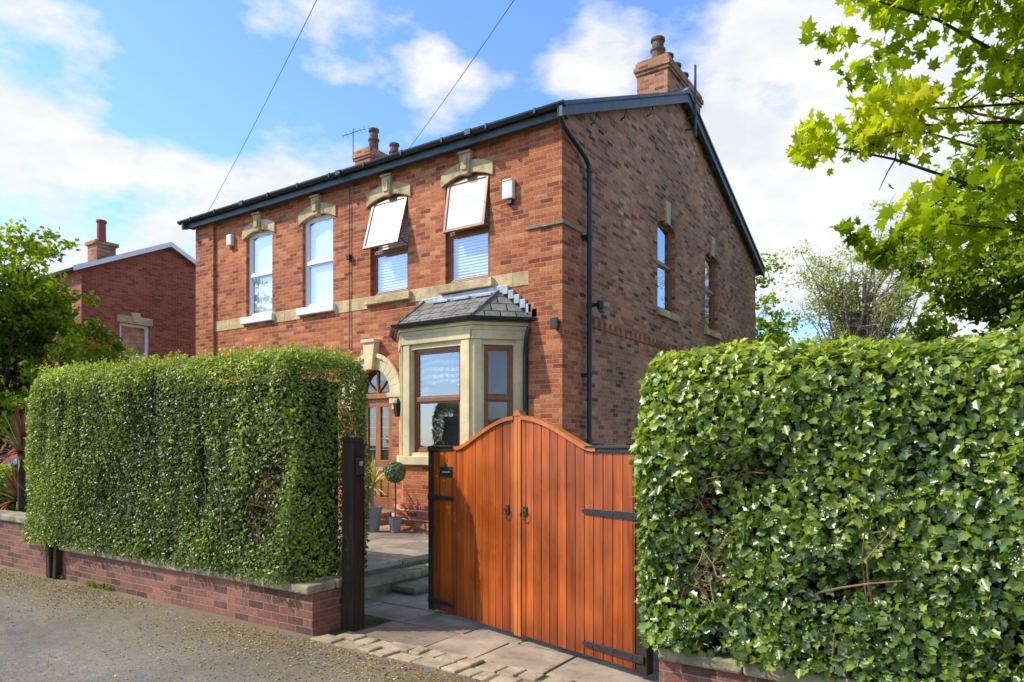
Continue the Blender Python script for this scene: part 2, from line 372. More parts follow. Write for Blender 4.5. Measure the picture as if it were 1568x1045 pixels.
def hedge(name,x0,x1,y0,y1,z0,z1,n,lsize,tmpl,mat,r=0.2,patches=(),amp=0.07,seed=1,taper=0.0,faces=('f','t','l','r','b'),topbright=0.3,shoots=0,twn=40,streak=1.0,thin=1.1,flowers=0,sag=0.0,top_tilt=0.0):
    par=empty(name)
    A={'f':(x1-x0)*(z1-z0),'b':(x1-x0)*(z1-z0)*0.2,'t':(x1-x0)*(y1-y0)*.8,'l':(y1-y0)*(z1-z0),'r':(y1-y0)*(z1-z0)}
    tot=sum(A[k] for k in faces)
    P=[]
    for k in faces:
        m=int(n*A[k]/tot); a=rng.random(m); b=rng.random(m)
        X=x0+(x1-x0)*a; Y=y0+(y1-y0)*a; Z=z0+(z1-z0)*b
        if k=='f': q=np.stack([X,np.full(m,y0),Z],1)
        if k=='b': q=np.stack([X,np.full(m,y1),Z],1)
        if k=='l': q=np.stack([np.full(m,x0),Y,Z],1)
        if k=='r': q=np.stack([np.full(m,x1),Y,Z],1)
        if k=='t': q=np.stack([X,y0+(y1-y0)*b,np.full(m,z1)],1)
        P.append(q)
    P=np.concatenate(P)
    lo=np.array([x0+r,y0+r,z0-0.5]); hi=np.array([x1-r,y1-r,z1-r])
    inn=np.clip(P,lo,hi); d=P-inn; L=np.linalg.norm(d,axis=1,keepdims=True)+1e-9; nn=d/L
    fn=FN(seed,[1.6,4,9]); v=fn(P); fn2=FN(seed+5,[14,25]); v2=fn2(P*np.array([1,1,streak]))
    dep=rng.exponential(0.045,len(P))
    S=inn+nn*(r+amp*v[:,None]+0.03*v2[:,None]-dep[:,None])
    tl=1+top_tilt*(x1-P[:,0])/(x1-x0)
    S[:,2]=z0+(S[:,2]-z0)*tl
    if taper: S[:,1]-=taper*(1-np.clip((S[:,2]-z0)/(z1-z0),0,1))*(S[:,1]<(y0+y1)/2)
    keep=(S[:,2]>z0-sag*(0.5+0.5*v2)-0.02)
    for (cx,cz,rx,rz,st) in patches:
        wob=1+0.35*fn2(P*0.5)
        g=np.exp(-((P[:,0]-cx)/(rx*wob))**2-((P[:,2]-cz)/(rz*wob))**2)*(P[:,1]<y0+0.3)
        keep&=rng.random(len(P))>g*st
        S[:,1]+=g*0.12
    keep&=rng.random(len(P))>np.clip((-v2-0.35)*thin,0,0.8)
    S=S[keep]; nn=nn[keep]; vv=v[keep]; vv2=v2[keep]; dep=dep[keep]
    nr=nn*1.0+rng.normal(size=S.shape)*0.7+np.array([0,0,0.45])
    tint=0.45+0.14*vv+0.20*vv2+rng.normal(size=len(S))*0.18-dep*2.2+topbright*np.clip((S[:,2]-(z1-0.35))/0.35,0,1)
    sz=lsize*rng.uniform(0.55,1.4,len(S))
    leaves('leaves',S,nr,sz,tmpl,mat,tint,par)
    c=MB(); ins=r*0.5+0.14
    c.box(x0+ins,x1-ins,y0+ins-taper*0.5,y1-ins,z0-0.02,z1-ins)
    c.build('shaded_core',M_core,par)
    tw=MB()
    def twig(p,d,l,rr):
        pts=[p]; q=Vector(p); dd=Vector(d).normalized()
        for i in range(4):
            dd=(dd+Vector((random.gauss(0,.35),random.gauss(0,.3),random.gauss(0,.35)))).normalized()
            q=q+dd*l/4; pts.append(tuple(q))
        tw.tube(pts,rr,rr*0.4,4); return pts
    for (cx,cz,rx,rz,st) in patches:
        for i in range(int(twn*st*rx*rz*10)+10):
            p=(cx+random.gauss(0,rx*.6),y0+random.uniform(0.06,0.22),cz+random.gauss(0,rz*.6))
            if p[2]>z1-0.1: continue
            pts=twig(p,(random.gauss(0,1),-0.25,random.gauss(0.5,1)),random.uniform(.2,.45),random.uniform(.003,.007))
            for j in (1,2,3):
                twig(pts[j],(random.gauss(0,1),-0.2,random.gauss(0.2,1)),random.uniform(.08,.2),0.0022)
    for i in range(50):
        x=random.uniform(x0+.1,x1-.1)
        twig((x,y0+random.uniform(.03,.15),z0+random.uniform(0,.5)),(random.gauss(0,.4),-0.1,1),random.uniform(.4,.9),random.uniform(.005,.010))
    if shoots:
        sp=[];sn=[]
        for i in range(shoots):
            x=random.uniform(x0+.05,x1-.05); y=random.uniform(y0+.02,y1-.1); l=random.uniform(.02,.10)
            tz=z0+(z1-.04-z0)*(1+top_tilt*(x1-x)/(x1-x0))
            tw.tube([(x,y,tz-.1),(x+random.gauss(0,.02),y+random.gauss(0,.02),tz+l)],.003,.0015,3)
            for k in range(6):
                sp.append((x+random.gauss(0,.015),y+random.gauss(0,.015),tz+l*k/5)); sn.append((random.gauss(0,1),random.gauss(0,1),.6))
        leaves('top_shoots',np.array(sp),np.array(sn),np.full(len(sp),lsize*.9),tmpl,mat,np.full(len(sp),0.8)+rng.normal(size=len(sp))*0.12,par)
    if flowers:
        fp=[]
        for i in range(flowers):
            j=random.randrange(len(S))
            if S[j][2]>z0+(z1-z0)*random.random()**1.1: continue
            for k in range(random.randint(8,18)): fp.append(S[j]+nn[j]*.03+np.array([random.gauss(0,.014) for _ in range(3)]))
        fp=np.array(fp)
        leaves('blossom',fp,rng.normal(size=fp.shape)+np.array([0,-.6,.6]),np.full(len(fp),.013),LT_DIA,M_flower,rng.random(len(fp)),par)
    tw.build('bare_twigs',M_twig,par)
    return par

def tree(name,base,trunk_h,cen,rad,nclump,clump_r,nleaf,lsize,tmpl,mat,bark,trunk_r,twigs=3,seed=1,surf=0.5,zmin=None,droop=0.0,upb=0.4,reach=1.0,catkins=0):
    rs=random.Random(seed); r2=np.random.default_rng(seed)
    par=empty(name)
    w=MB()
    bx,by,bz=base
    top=Vector((cen[0]*0.6+bx*0.4,cen[1]*0.6+by*0.4,cen[2]+rad[2]*0.35))
    tp=[]
    for i in range(9):
        t=i/8; p=Vector((bx,by,bz)).lerp(Vector((bx+(cen[0]-bx)*.15,by+(cen[1]-by)*.15,bz+trunk_h)),min(1,t*1.6))
        if t>0.625: p=p.lerp(top,(t-0.625)/0.375)
        tp.append((p.x+rs.gauss(0,trunk_r*.3),p.y+rs.gauss(0,trunk_r*.3),p.z))
    tp[0]=(bx,by,bz)
    w.tube(tp,trunk_r,trunk_r*0.25,9)
    C=[]
    fn=FN(seed+3,[1.0,2.2])
    tries=0
    while len(C)<nclump and tries<nclump*30:
        tries+=1
        d=np.array([rs.gauss(0,1) for _ in range(3)]); d/=np.linalg.norm(d)
        rr=rs.random()**surf
        bulge=1+0.22*float(fn((d*2.0)[None,:])[0])
        p=np.array(cen)+d*np.array(rad)*rr*bulge
        if zmin is not None and p[2]<zmin: continue
        C.append(p)
    for c in C:
        k=rs.randint(3,7); s=Vector(tp[k]); e=Vector(c)
        mid=s.lerp(e,0.5)+Vector((rs.gauss(0,.12),rs.gauss(0,.12),0.12*(e-s).length))
        pts=[]
        for i in range(7):
            t=i/6; q=s*(1-t)**2+mid*2*t*(1-t)+e*t*t
            if 0<i<6: q+=Vector((rs.gauss(0,.04),rs.gauss(0,.04),rs.gauss(0,.04)))*(e-s).length*0.35
            pts.append(tuple(q))
        w.tube(pts,trunk_r*rs.uniform(.18,.36),max(0.004,trunk_r*0.04),5)
        for j in range(twigs):
            a=Vector(pts[rs.randint(3,6)]); d=Vector((rs.gauss(0,1),rs.gauss(0,1),rs.gauss(0.2,.8))).normalized()*clump_r*rs.uniform(.6,1.2)*reach
            m1=a+d*0.5+Vector((rs.gauss(0,.1),rs.gauss(0,.1),rs.gauss(0,.1)))*clump_r
            w.tube([tuple(a),tuple(m1),tuple(a+d+Vector((0,0,-droop*clump_r)))],max(.005,trunk_r*.06),.003,4)
    w.build('trunk_and_branches',bark,par,smooth=True)
    C=np.array(C); per=nleaf//len(C)
    cs=clump_r*r2.uniform(.6,1.25,len(C))
    P=[];T=[]
    for c,s in zip(C,cs):
        ns=7; sub=c+r2.normal(size=(ns,3))*s*0.6*np.array([1,1,.75])
        idx=r2.integers(0,ns,per)
        q=sub[idx]+r2.normal(size=(per,3))*s*0.26*np.array([1,1,.6])
        q[:,2]-=droop*np.linalg.norm(q[:,:2]-c[:2],axis=1)
        P.append(q); T.append(np.full(per,r2.normal()*0.14)+(q[:,2]-c[2])/s*0.14)
    P=np.concatenate(P); T=np.concatenate(T)
    out=(P-np.array(cen))/np.array(rad)
    nr=out*0.5+r2.normal(size=P.shape)*0.8+np.array([0,0,upb])
    tint=0.48+T+r2.normal(size=len(P))*0.15+0.08*out[:,2]
    leaves('foliage',P,nr,lsize*r2.uniform(.6,1.3,len(P)),tmpl,mat,tint,par)
    if catkins:
        cp=[]
        for i in range(catkins):
            q=P[rs.randrange(len(P))]
            l=rs.uniform(.06,.14)
            for k in range(14): cp.append(q+np.array([rs.gauss(0,.008),rs.gauss(0,.008),-.03-l*k/13]))
        cp=np.array(cp); leaves('hanging_flower_tassels',cp,r2.normal(size=cp.shape),np.full(len(cp),.018),LT_DIA,mat,np.full(len(cp),.75),par)
    return par

# ------------------------------------------------------------------ ground
g=MB(); g.face([(-400,-400,-.13),(400,-400,-.13),(400,400,-.13),(-400,400,-.13)]); g.build('ground',M_grass)
g=MB(); g.face([(-60,-19,-.126),(60,-19,-.126),(60,-12.1,-.126),(-60,-12.1,-.126)]); g.build('road',M_tar)
g=MB(); g.box(-60,60,-12.0,-4.9,-.3,0); g.build('pavement',M_tar)
g=MB()
x=-40
while x<40:
    g.box(x,x+0.895,-12.12,-12.0,-.3,0.004); x+=0.9
g.build('kerb',M_coping,bevel=0.01)
g=MB(); g.box(-60,60,-4.9,40,-.3,-0.002); g.build('garden_ground',M_grass)
g=MB()
y=-4.78
while y<-.1:
    hh=random.uniform(.45,.7); x=-.55+random.uniform(-.1,0)
    if y<-4.3: x=.58
    while x<6.5:
        l=random.uniform(.5,1.0); j=lambda: random.uniform(-.008,.008)
        g.plan([(x+j(),y+j()),(x+l-.018+j(),y+j()),(x+l-.018+j(),y+hh-.018+j()),(x+j(),y+hh-.018+j())],-.05,random.uniform(.006,.016),random.randint(0,1)); x+=l
    y+=hh
M_flag2=stone_mat('yorkstone_flag',[(0.24,0.18,0.125),(0.38,0.295,0.21),(0.46,0.37,0.27),(0.20,0.165,0.10)],2.6,.85,.4)
M_flag3=stone_mat('yorkstone_flag_dark',[(0.19,0.145,0.10),(0.30,0.235,0.17),(0.38,0.31,0.22),(0.16,0.14,0.075)],3.0,.85,.4)
g.build('stone_flag_path',[M_flag2,M_flag3],bevel=.006)
g=MB()
for row,(ya,yb) in enumerate(((-5.13,-4.96),(-4.955,-4.79))):
    x=0.42+row*0.1
    while x<3.9:
        l=random.uniform(.13,.30); j=lambda: random.uniform(-.018,.018)
        zz=random.uniform(.006,.026)
        g.plan([(x+j(),ya+j()),(x+l-.022+j(),ya+j()),(x+l-.022+j(),yb+j()),(x+j(),yb+j())],-.05,zz); x+=l
g.build('sett_stone_threshold',M_sett,bevel=0.012)
st=empty('entrance_steps')
g=MB(); g.box(-9.4,-.62,-3.5,-.02,-.1,.232); g.build('terrace_base',M_moss,st)
g=MB()
y=-3.55
while y<-.05:
    hh=min(random.uniform(.5,.75),-.02-y); x=-.58
    while x>-6:
        l=random.uniform(.6,1.0); g.box(x-l+.014,x,y,y+hh-.014,.235,.30+random.uniform(-.004,.004),random.randint(0,1)); x-=l
    y+=hh
g.build('terrace_flags',[M_flag2,M_flag3],st,bevel=0.01)
g=MB(); g.box(-.9,-.29,-3.81,-1.0,-.1,.132); g.box(-.9,.02,-3.35,-1.0,-.1,.045)
g.box(-1.2,-.6,-4.12,-3.9,-.1,.17); g.build('step_risers',M_moss,st,bevel=0.012)
g=MB()
for (xe,ys,z0,z1) in ((-.24,-3.86,.135,.20),(.07,-3.4,.048,.108)):
    y=ys
    while y<-1.0:
        l=random.uniform(.7,1.0); g.box(-.9,xe+random.uniform(-.01,.01),y,y+l-.01,z0,z1); y+=l
g.build('step_treads',M_moss,st,bevel=.014)

n=17000
X=rng.uniform(-9,4.2,n); Y=-5.15-np.abs(rng.normal(size=n))*0.42
m2=rng.random(n)<0.22; Y[m2]=-5.2-rng.random(m2.sum())*2.4
P=np.stack([X,Y,np.full(n,.006)],1); nr=np.stack([rng.normal(size=n)*.4,rng.normal(size=n)*.4,np.ones(n)],1)
M_lit=leaf_mat('dry_blossom',[(0,(0.12,0.065,0.02)),(0.6,(0.36,0.25,0.07)),(1,(0.62,0.52,0.17))],0.1,0.0)
fn=FN(77,[1.0,3.0,7.0]); kp=fn(P)+rng.normal(size=n)*0.3>0.1
leaves('fallen_blossom_litter',P[kp],nr[kp],rng.uniform(.010,.028,kp.sum()),LT_DIA,M_lit,rng.random(kp.sum()))
# small weeds along the foot of the wall
n=1500; X=rng.uniform(-4.4,.4,n); kp=FN(5,[2,6])(np.stack([X,X*0,X*0],1))>0.1; X=X[kp]
P=np.stack([X,-5.06-np.abs(rng.normal(size=len(X)))*.025,rng.random(len(X))*.05],1)

# ------------------------------------------------------------------ brick house
H=empty('brick_house')
front=ID; side=TR(0,0,math.pi/2)
W1=(-2.265,-1.339);W2=(-4.04,-3.11);W3=(-5.92,-5.035);W4=(-7.73,-6.86)
ZS,ZH=4.39,6.2
Wf=[W1,W2,W3,W4]
dc,dr=-3.95,0.46; dz=2.62
mb=MB()
ops=[(a,b,ZS,ZH) for a,b in Wf]+[(-3.1,-.8,1.4,3.5),(dc-dr,dc+dr,0.3,dz+dr)]
mb.wall(front,-9.46,0,-.1,6.68,ops,0.14)
for sgn in (-1,1):
    k=8
    for i in range(k):
        a0=math.pi/2*i/k; a1=math.pi/2*(i+1)/k
        p0=(dc+sgn*dr*math.cos(a0),dz+dr*math.sin(a0)); p1=(dc+sgn*dr*math.cos(a1),dz+dr*math.sin(a1))
        q=[(p0[0],0,p0[1]),(p0[0],0,dz+dr),(p1[0],0,dz+dr),(p1[0],0,p1[1])]
        mb.face(q if sgn>0 else q[::-1])
        mb.face([(p0[0],0,p0[1]),(p1[0],0,p1[1]),(p1[0],.14,p1[1]),(p0[0],.14,p0[1])])
mb.build('front_wall',M_brick,H)
mb=MB()
S1=(3.83,4.80);S2=(6.75,7.70)
mb.wall(side,0,11.2,-.1,6.6,[(S1[0],S1[1],ZS,6.22),(S2[0],S2[1],ZS,6.22)],0.12)
mb.face([side(a,0,z) for a,z in ((0,6.6),(11.2,6.6),(11.2,6.82),(5.1,9.06),(0,6.82))])
mb.build('gable_wall',M_brick_side,H)
mb=MB(); sl=TR(-9.46,0,-math.pi/2)
mb.wall(sl,-11.2,0,-.1,6.6); mb.face([sl(a,0,z) for a,z in ((-11.2,6.6),(0,6.6),(0,6.82),(-5.1,9.06),(-11.2,6.82))])
mb.wall(TR(0,11.2,math.pi),0,9.46,-.1,6.8)
mb.build('far_gable_and_rear_wall',M_brick_side,H)
mb=MB()
mb.box(-.56,.045,-.06,.5,-.1,5.02); mb.box(-.56,.03,-.045,.5,5.08,6.62)
mb.box(-9.5,-8.83,-.06,.5,-.1,6.62)
mb.build('corner_pilasters',M_brick,H)
mb=MB(); mb.box(-.6,.08,-.09,.56,5.021,5.079); mb.build('pilaster_ledge',M_coping,H,bevel=.006)
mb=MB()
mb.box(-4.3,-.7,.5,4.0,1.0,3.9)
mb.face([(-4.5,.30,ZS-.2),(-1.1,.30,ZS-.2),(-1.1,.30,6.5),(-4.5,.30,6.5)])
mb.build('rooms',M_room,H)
mb=MB()
segs=[(-1.30,-.56),(-3.05,-2.32),(-8.83,-7.79),(-4.98,-4.10),(-6.80,-5.98)]
for a,b in segs:
    x=a
    while x<b-.02:
        l=min(random.uniform(.35,.6),b-x)
        if b-x-l<.15: l=b-x
        mb.box(x,x+l-.006,-.012,.02,4.19,4.41); x+=l
mb.build('stone_band',M_stone,H,bevel=.004)
mb=MB()
for i,(a,b) in enumerate(Wf): mb.box(a-.09,b+.09,-.085,.13,4.245,4.388,1 if i>1 else 0)
for a,b in (S1,S2): mb.box(a-.08,b+.08,-.07,.11,4.25,4.388,0,side)
mb.build('window_sills',[M_stone,M_white],H,bevel=.01)
def lintel(mb,T,c,hw,z0,rise,th,key=True,y0=-.03,y1=.05,k=5):
    f=lambda x: z0+rise*(1-((x-c)/hw)**2)
    kw=.085
    for s0,s1 in ((c-hw,c-kw),(c+kw,c+hw)):
        xs=[s0+(s1-s0)*i/k for i in range(k+1)]
        mb.prism([(x,f(x)) for x in xs]+[(x,f(x)+th) for x in reversed(xs)],y0,y1,0,T)
    if key:
        mb.prism([(c-.07,z0+rise-.03),(c+.07,z0+rise-.03),(c+.12,z0+rise+th+.10),(c-.12,z0+rise+th+.10)],y0-.045,y1,0,T)
        mb.box(c-.13,c+.13,y0-.075,y1,z0+rise+th+.10,z0+rise+th+.14,0,T)
        mb.box(c-.055,c+.055,y0-.07,y0-.03,z0+rise+.04,z0+rise+th+.03,0,T)
mb=MB()
for a,b in Wf: lintel(mb,front,(a+b)/2,.54,6.05,.14,.21)
mb.build('carved_stone_lintels',M_stone,H,bevel=.008)
mb=MB()
for a,b in (S1,S2): 
    c=(a+b)/2
    mb.prism([(c-.09,6.16),(c+.09,6.16),(c+.13,6.62),(c-.13,6.62)],-.05,.05,0,side)
mb.build('gable_keystones',M_stone,H,bevel=.01)
mb=MB()
for a,b in (S1,S2): 
    c=(a+b)/2; hw=.56; f=lambda x: 6.08+.12*(1-((x-c)/hw)**2)
    k=13
    for i in range(k):
        xa=c-hw+2*hw*i/k+.006; xb=c-hw+2*hw*(i+1)/k-.006
        mb.prism([(xa,f(xa)),(xb,f(xb)),(xb,f(xb)+.23),(xa,f(xa)+.23)],-.008,.1,0,side)
mb.build('gable_brick_arches',M_brick_side,H)

def window(T,x0,x1,z0,z1,yin,fm,tz,fw=.06,blind=True,name='window',slats=True,open_top=0,sashf=None,par=None):
    par=par or H
    mb=MB()
    y0,y1=yin,yin+.07
    mb.box(x0,x0+fw,y0,y1,z0,z1,0,T); mb.box(x1-fw,x1,y0,y1,z0,z1,0,T)
    mb.box(x0+fw,x1-fw,y0,y1,z1-fw,z1,0,T); mb.box(x0+fw,x1-fw,y0,y1,z0,z0+fw,0,T)
    if tz: mb.box(x0+fw,x1-fw,y0-.01,y1,tz-.035,tz+.035,0,T)
    i0=x0+fw;i1=x1-fw
    for (a,b) in (((z0+fw),(tz-.035) if tz else z1-fw),)+((((tz+.035),(z1-fw)),) if (tz and not open_top) else ()):
        s=.03
        mb.box(i0,i0+s,y0+.015,y1-.01,a,b,0,T); mb.box(i1-s,i1,y0+.015,y1-.01,a,b,0,T)
        mb.box(i0+s,i1-s,y0+.015,y1-.01,a,a+s,0,T); mb.box(i0+s,i1-s,y0+.015,y1-.01,b-s,b,0,T)
    mb.build(name+'_frame',fm,par,bevel=.004)
    gl=MB(); zt=(tz-.035) if (open_top and tz) else z1-fw
    gl.face([T(i0,yin+.035,z0+fw),T(i1,yin+.035,z0+fw),T(i1,yin+.035,zt),T(i0,yin+.035,zt)])
    gl.build(name+'_glass',M_glass,par)
    if blind:
        bl=MB()
        if slats:
            z=z0+.03
            while z<z1-.06:
                bl.face([T(i0,yin+.072,z),T(i1,yin+.072,z),T(i1,yin+.092,z+.052),T(i0,yin+.092,z+.052)]); z+=.05
        else: bl.face([T(i0,yin+.09,z0),T(i1,yin+.09,z0),T(i1,yin+.09,z1),T(i0,yin+.09,z1)])
        bl.build(name+'_blind',M_blind,par)
    if open_top:
        za=tz-.02; zb=z1-.07; th=math.radians(open_top); s=.05
        def T2(x,y,z):
            yy=yin-.01+(y)*math.cos(th)+(z-zb)*math.sin(th); zz=zb+(z-zb)*math.cos(th)-y*math.sin(th)
            return T(x,yy,zz)
        mb=MB()
        a0,a1=x0+.035,x1-.035
        mb.box(a0,a0+s,-.03,.015,za,zb,0,T2); mb.box(a1-s,a1,-.03,.015,za,zb,0,T2)
        mb.box(a0+s,a1-s,-.03,.015,za,za+s,0,T2); mb.box(a0+s,a1-s,-.03,.015,zb-s,zb,0,T2)
        mb.build(name+'_open_sash',sashf or fm,par,bevel=.004)
        gl=MB(); gl.box(a0+s,a1-s,-.012,-.004,za+s,zb-s,0,T2); gl.build(name+'_open_sash_glass',M_glassb,par)
        mb=MB()
        for xx in (a0+.02,a1-.02): mb.tube([T2(xx,0,za+.1),T(xx,yin+.03,tz+.05)],.008,.008,5)
        mb.build(name+'_stays',M_iron,par)
window(front,*W1,ZS,ZH-.02,.06,M_brown,5.25,name='bedroom_window',open_top=9)
window(front,*W2,ZS,ZH-.02,.06,M_brown,5.20,name='landing_window',open_top=16)
window(front,*W3,ZS,ZH-.02,.07,M_white,5.28,name='neighbour_sash_window',slats=False)
window(front,*W4,ZS,ZH-.02,.07,M_white,5.28,name='neighbour_sash_window_b',slats=False)
window(side,*S1,ZS,6.2,.08,M_brown,5.35,blind=False,name='gable_window')
window(side,*S2,ZS,6.2,.08,M_brown,5.35,blind=False,name='gable_window_b')
mb=MB()
for a,b in (S1,S2): mb.face([side(a-.2,.5,ZS-.2),side(b+.2,.5,ZS-.2),side(b+.2,.5,6.4),side(a-.2,.5,6.4)])
mb.build('gable_rooms',simple('pale_room',(0.30,0.31,0.28),.9,.2,1,0),H)

mb=MB(); y=1.0
while y<5.1:
    mb.box(y,y+.11,-.06,.02,3.60,3.74,0,side); y+=.21
mb.box(.95,5.2,-.035,.02,3.74,3.80,0,side)
mb.build('dentil_course',M_brick_side,H,bevel=.004)

def zf(y): return 6.74+(y+.25)*(9.16-6.74)/5.35
def zb_(y): return 6.74+(11.5-y)*(9.16-6.74)/6.4
mb=MB()
x0,x1=-9.68,.20
mb.face([(x0,-.25,zf(-.25)),(x1,-.25,zf(-.25)),(x1,5.1,9.16),(x0,5.1,9.16)])
mb.face([(x1,11.5,6.74),(x0,11.5,6.74),(x0,5.1,9.16),(x1,5.1,9.16)])
mb.face([(x0,-.25,6.69),(x1,-.25,6.69),(x1,5.1,9.09),(x0,5.1,9.09)][::-1])
mb.face([(x1,11.5,6.69),(x0,11.5,6.69),(x0,5.1,9.09),(x1,5.1,9.09)][::-1])
mb.face([(x0,-.25,6.69),(x1,-.25,6.69),(x1,-.25,6.74),(x0,-.25,6.74)])
mb.build('slate_roof',M_slate,H)
mb=MB(); x=x0
while x<x1-.3:
    mb.prism([(-.12,-.05),(.12,-.05),(.05,.045),(-.05,.045)],x,x+.44,0,lambda a,b,z:(b,5.1-a,9.19+z)); x+=.45
mb.build('ridge_tiles',M_slate,H,bevel=.01)
mb=MB()
def pr(mb,xa,xb,pts):
    i=len(mb.v); n=len(pts)
    for xx in (xa,xb):
        for (yy,zz) in pts: mb.v.append((xx,yy,zz))
    mb.f.append([i+k for k in range(n)]); mb.m.append(0)
    mb.f.append([i+n+k for k in reversed(range(n))]); mb.m.append(0)
    for k in range(n):
        k2=(k+1)%n; mb.f.append([i+k2,i+k,i+n+k,i+n+k2]); mb.m.append(0)
for xa,xb in ((.13,.18),(-9.66,-9.61)):
    w=.20
    pr(mb,xa,xb,[(-.30,zf(-.30)-w),(5.1,9.13-w),(5.1,9.13),(-.30,zf(-.30)-.02)])
    pr(mb,xa,xb,[(11.55,zb_(11.55)-w),(5.1,9.13-w),(5.1,9.13),(11.55,zb_(11.55)-.02)])
mb.build('barge_boards',M_barge,H)
mb=MB()
for ya,yb,za,zb2 in ((-.28,5.1,zf(-.28),9.16),(11.53,5.1,6.73,9.16)):
    mb.face([(.05,ya,za+.012),(.215,ya,za+.012),(.215,yb,zb2+.012),(.05,yb,zb2+.012)])
    mb.face([(.215,ya,za+.012),(.215,ya,za-.05),(.215,yb,zb2-.05),(.215,yb,zb2+.012)])
for yy in (.95,2.1,3.3,7.0,8.8):
    zz=(zf(yy) if yy<5 else zb_(yy))-.28
    mb.tube([(0,yy,zz-.10),(.07,yy,zz-.07),(.11,yy,zz+.02),(.12,yy,zz+.1)],.015,.015,5)
mb.build('verge_capping_and_brackets',M_barge,H)
mb=MB()
mb.box(-9.68,.13,-.20,-.17,6.56,6.68); mb.box(-9.68,.13,-.17,0.0,6.60,6.63)
mb.box(-9.68,.13,11.37,11.4,6.56,6.68)
mb.build('fascia_and_soffit',M_barge,H)
def gutter(mb,p0,p1,r=.06,out=(0,-1)):
    k=8; P0=Vector(p0);P1=Vector(p1); o=Vector((out[0],out[1],0)); prev=None
    for i in range(k+1):
        a=math.pi*i/k; off=o*(-r*math.cos(a))+Vector((0,0,-r*math.sin(a)))
        if prev is not None: mb.face([P0+prev,P1+prev,P1+off,P0+off])
        prev=off
    for P in (P0,P1): mb.face([P+o*(-r*math.cos(math.pi*i/k))+Vector((0,0,-r*math.sin(math.pi*i/k))) for i in range(k+1)])
mb=MB()
gutter(mb,(-9.8,-.265,6.73),(.22,-.265,6.73),.065)
x=-9.3
while x<.2: mb.box(x,x+.035,-.338,-.19,6.66,6.742); x+=.9
for x in (-7.5,-4.6,-1.6): mb.box(x,x+.12,-.345,-.185,6.652,6.738)
mb.tube([(.12,-.26,6.68),(.12,-.26,6.55),(.11,-.12,6.44),(.11,.55,6.22),(.11,.69,6.12),(.11,.70,5.9),(.11,.70,0)],.04,.04,10)
for z in (6.05,5.0,3.9,2.8,1.7,.7): mb.tube([(.11,.70,z-.03),(.11,.70,z+.03)],.052,.052,10)
for z in (5.0,2.8): mb.box(.0,.1,.62,.78,z-.02,z+.02)
mb.tube([(-.52,-.10,3.5),(-.55,-.13,3.35),(-.60,-.09,3.1),(-.60,-.09,.3)],.036,.036,8)
mb.tube([(-4.56,-.03,6.5),(-4.56,-.03,3.0)],.009,.009,6)
mb.box(-4.60,-4.52,-.08,0,5.16,5.25)
mb.build('gutters_and_downpipes',M_black,H)
mb=MB(); mb.tube([(.22,5.42,8.3),(.22,5.42,9.85)],.03,.025,8); mb.tube([(-.0,5.42,8.5),(.22,5.42,8.5)],.02,.02,6); mb.tube([(-.0,5.42,8.75),(.22,5.42,8.75)],.02,.02,6)
mb.build('aerial_pole',M_barge,H)
def chimney(xa,xb,ya,yb,zt,pots):
    mb=MB()
    mb.box(xa,xb,ya,yb,8.3,zt-.32); mb.box(xa-.03,xb+.03,ya-.03,yb+.03,zt-.32,zt-.25); mb.box(xa-.06,xb+.06,ya-.06,yb+.06,zt-.25,zt-.15)
    mb.box(xa-.03,xb+.03,ya-.03,yb+.03,zt-.15,zt-.05)
    mb.box(xa-.0,xb+.0,ya-.0,yb+.0,zt-.05,zt)
    mb.build('chimney_stack',M_brick_side,H,bevel=.01)
    mb=MB(); mb.box(xa-.06,xb+.06,ya-.06,yb+.06,8.7,9.0+.06); mb.build('chimney_flashing',M_lead,H)
    mb=MB()
    for (x,y,s) in pots:
        h=.46*s
        mb.lathe([(.0,0),(.17,0),(.17,.06),(.13,.09),(.135,h*.45),(.165,h*.5),(.165,h*.56),(.13,h*.6),(.12,h*.85),(.155,h*.9),(.155,h),(.10,h),(.10,h-.2)],(x,y,zt),14)
    mb.build('chimney_pots',M_pot,H)
chimney(-.86,-.16,4.8,6.9,9.95,[(-.5,5.1,1.15),(-.5,5.62,.9),(-.5,6.1,.9),(-.5,6.6,.9)])
chimney(-9.55,-8.95,4.85,6.4,10.1,[(-9.2,5.25,1.45),(-9.2,6.1,1.2)])
mb=MB(); 
mb.tube([(-9.62,4.85,9.8),(-9.62,4.85,10.75)],.013,.013,5)
mb.tube([(-9.9,4.7,10.55),(-9.3,5.0,10.72)],.009,.009,5)
for i in range(6):
    t=i/5; c=Vector((-9.9,4.7,10.55)).lerp(Vector((-9.3,5.0,10.72)),t); mb.tube([tuple(c+Vector((.08,-.14,0))),tuple(c+Vector((-.08,.14,0)))],.005,.005,4)
mb.build('tv_aerial',M_black,H)

# ---- bay window
A=(-.62,0);B=(-1.24,-.62);C=(-2.66,-.62);D=(-3.28,0)
def off(o):
    k=math.tan(math.radians(22.5))*o; q=o*math.sqrt(2)
    return [(A[0]+q,0),(B[0]+k,B[1]-o),(C[0]-k,C[1]-o),(D[0]-q,0)]
def ring(o): 
    p=off(o); return [p[3],p[2],p[1],p[0]]
mb=MB(); mb.plan(ring(0),.3,1.355); mb.build('bay_brick_base',M_brick,H)
mb=MB(); mb.plan(ring(.16),.0,.46); mb.plan(ring(.11),.46,.60); mb.plan(ring(.05),.60,.70); mb.build('bay_plinth',M_brick,H,bevel=.012)
mb=MB(); mb.plan(ring(.12),.601,.625); mb.plan(ring(.17),.461,.485); mb.build('bay_plinth_weathering',simple('pink_limewash',(.55,.33,.27),.8,.25,8,.2),H,bevel=.006)
mb=MB(); mb.plan(ring(.075),1.357,1.50); mb.build('bay_sill',M_cream,H,bevel=.012)
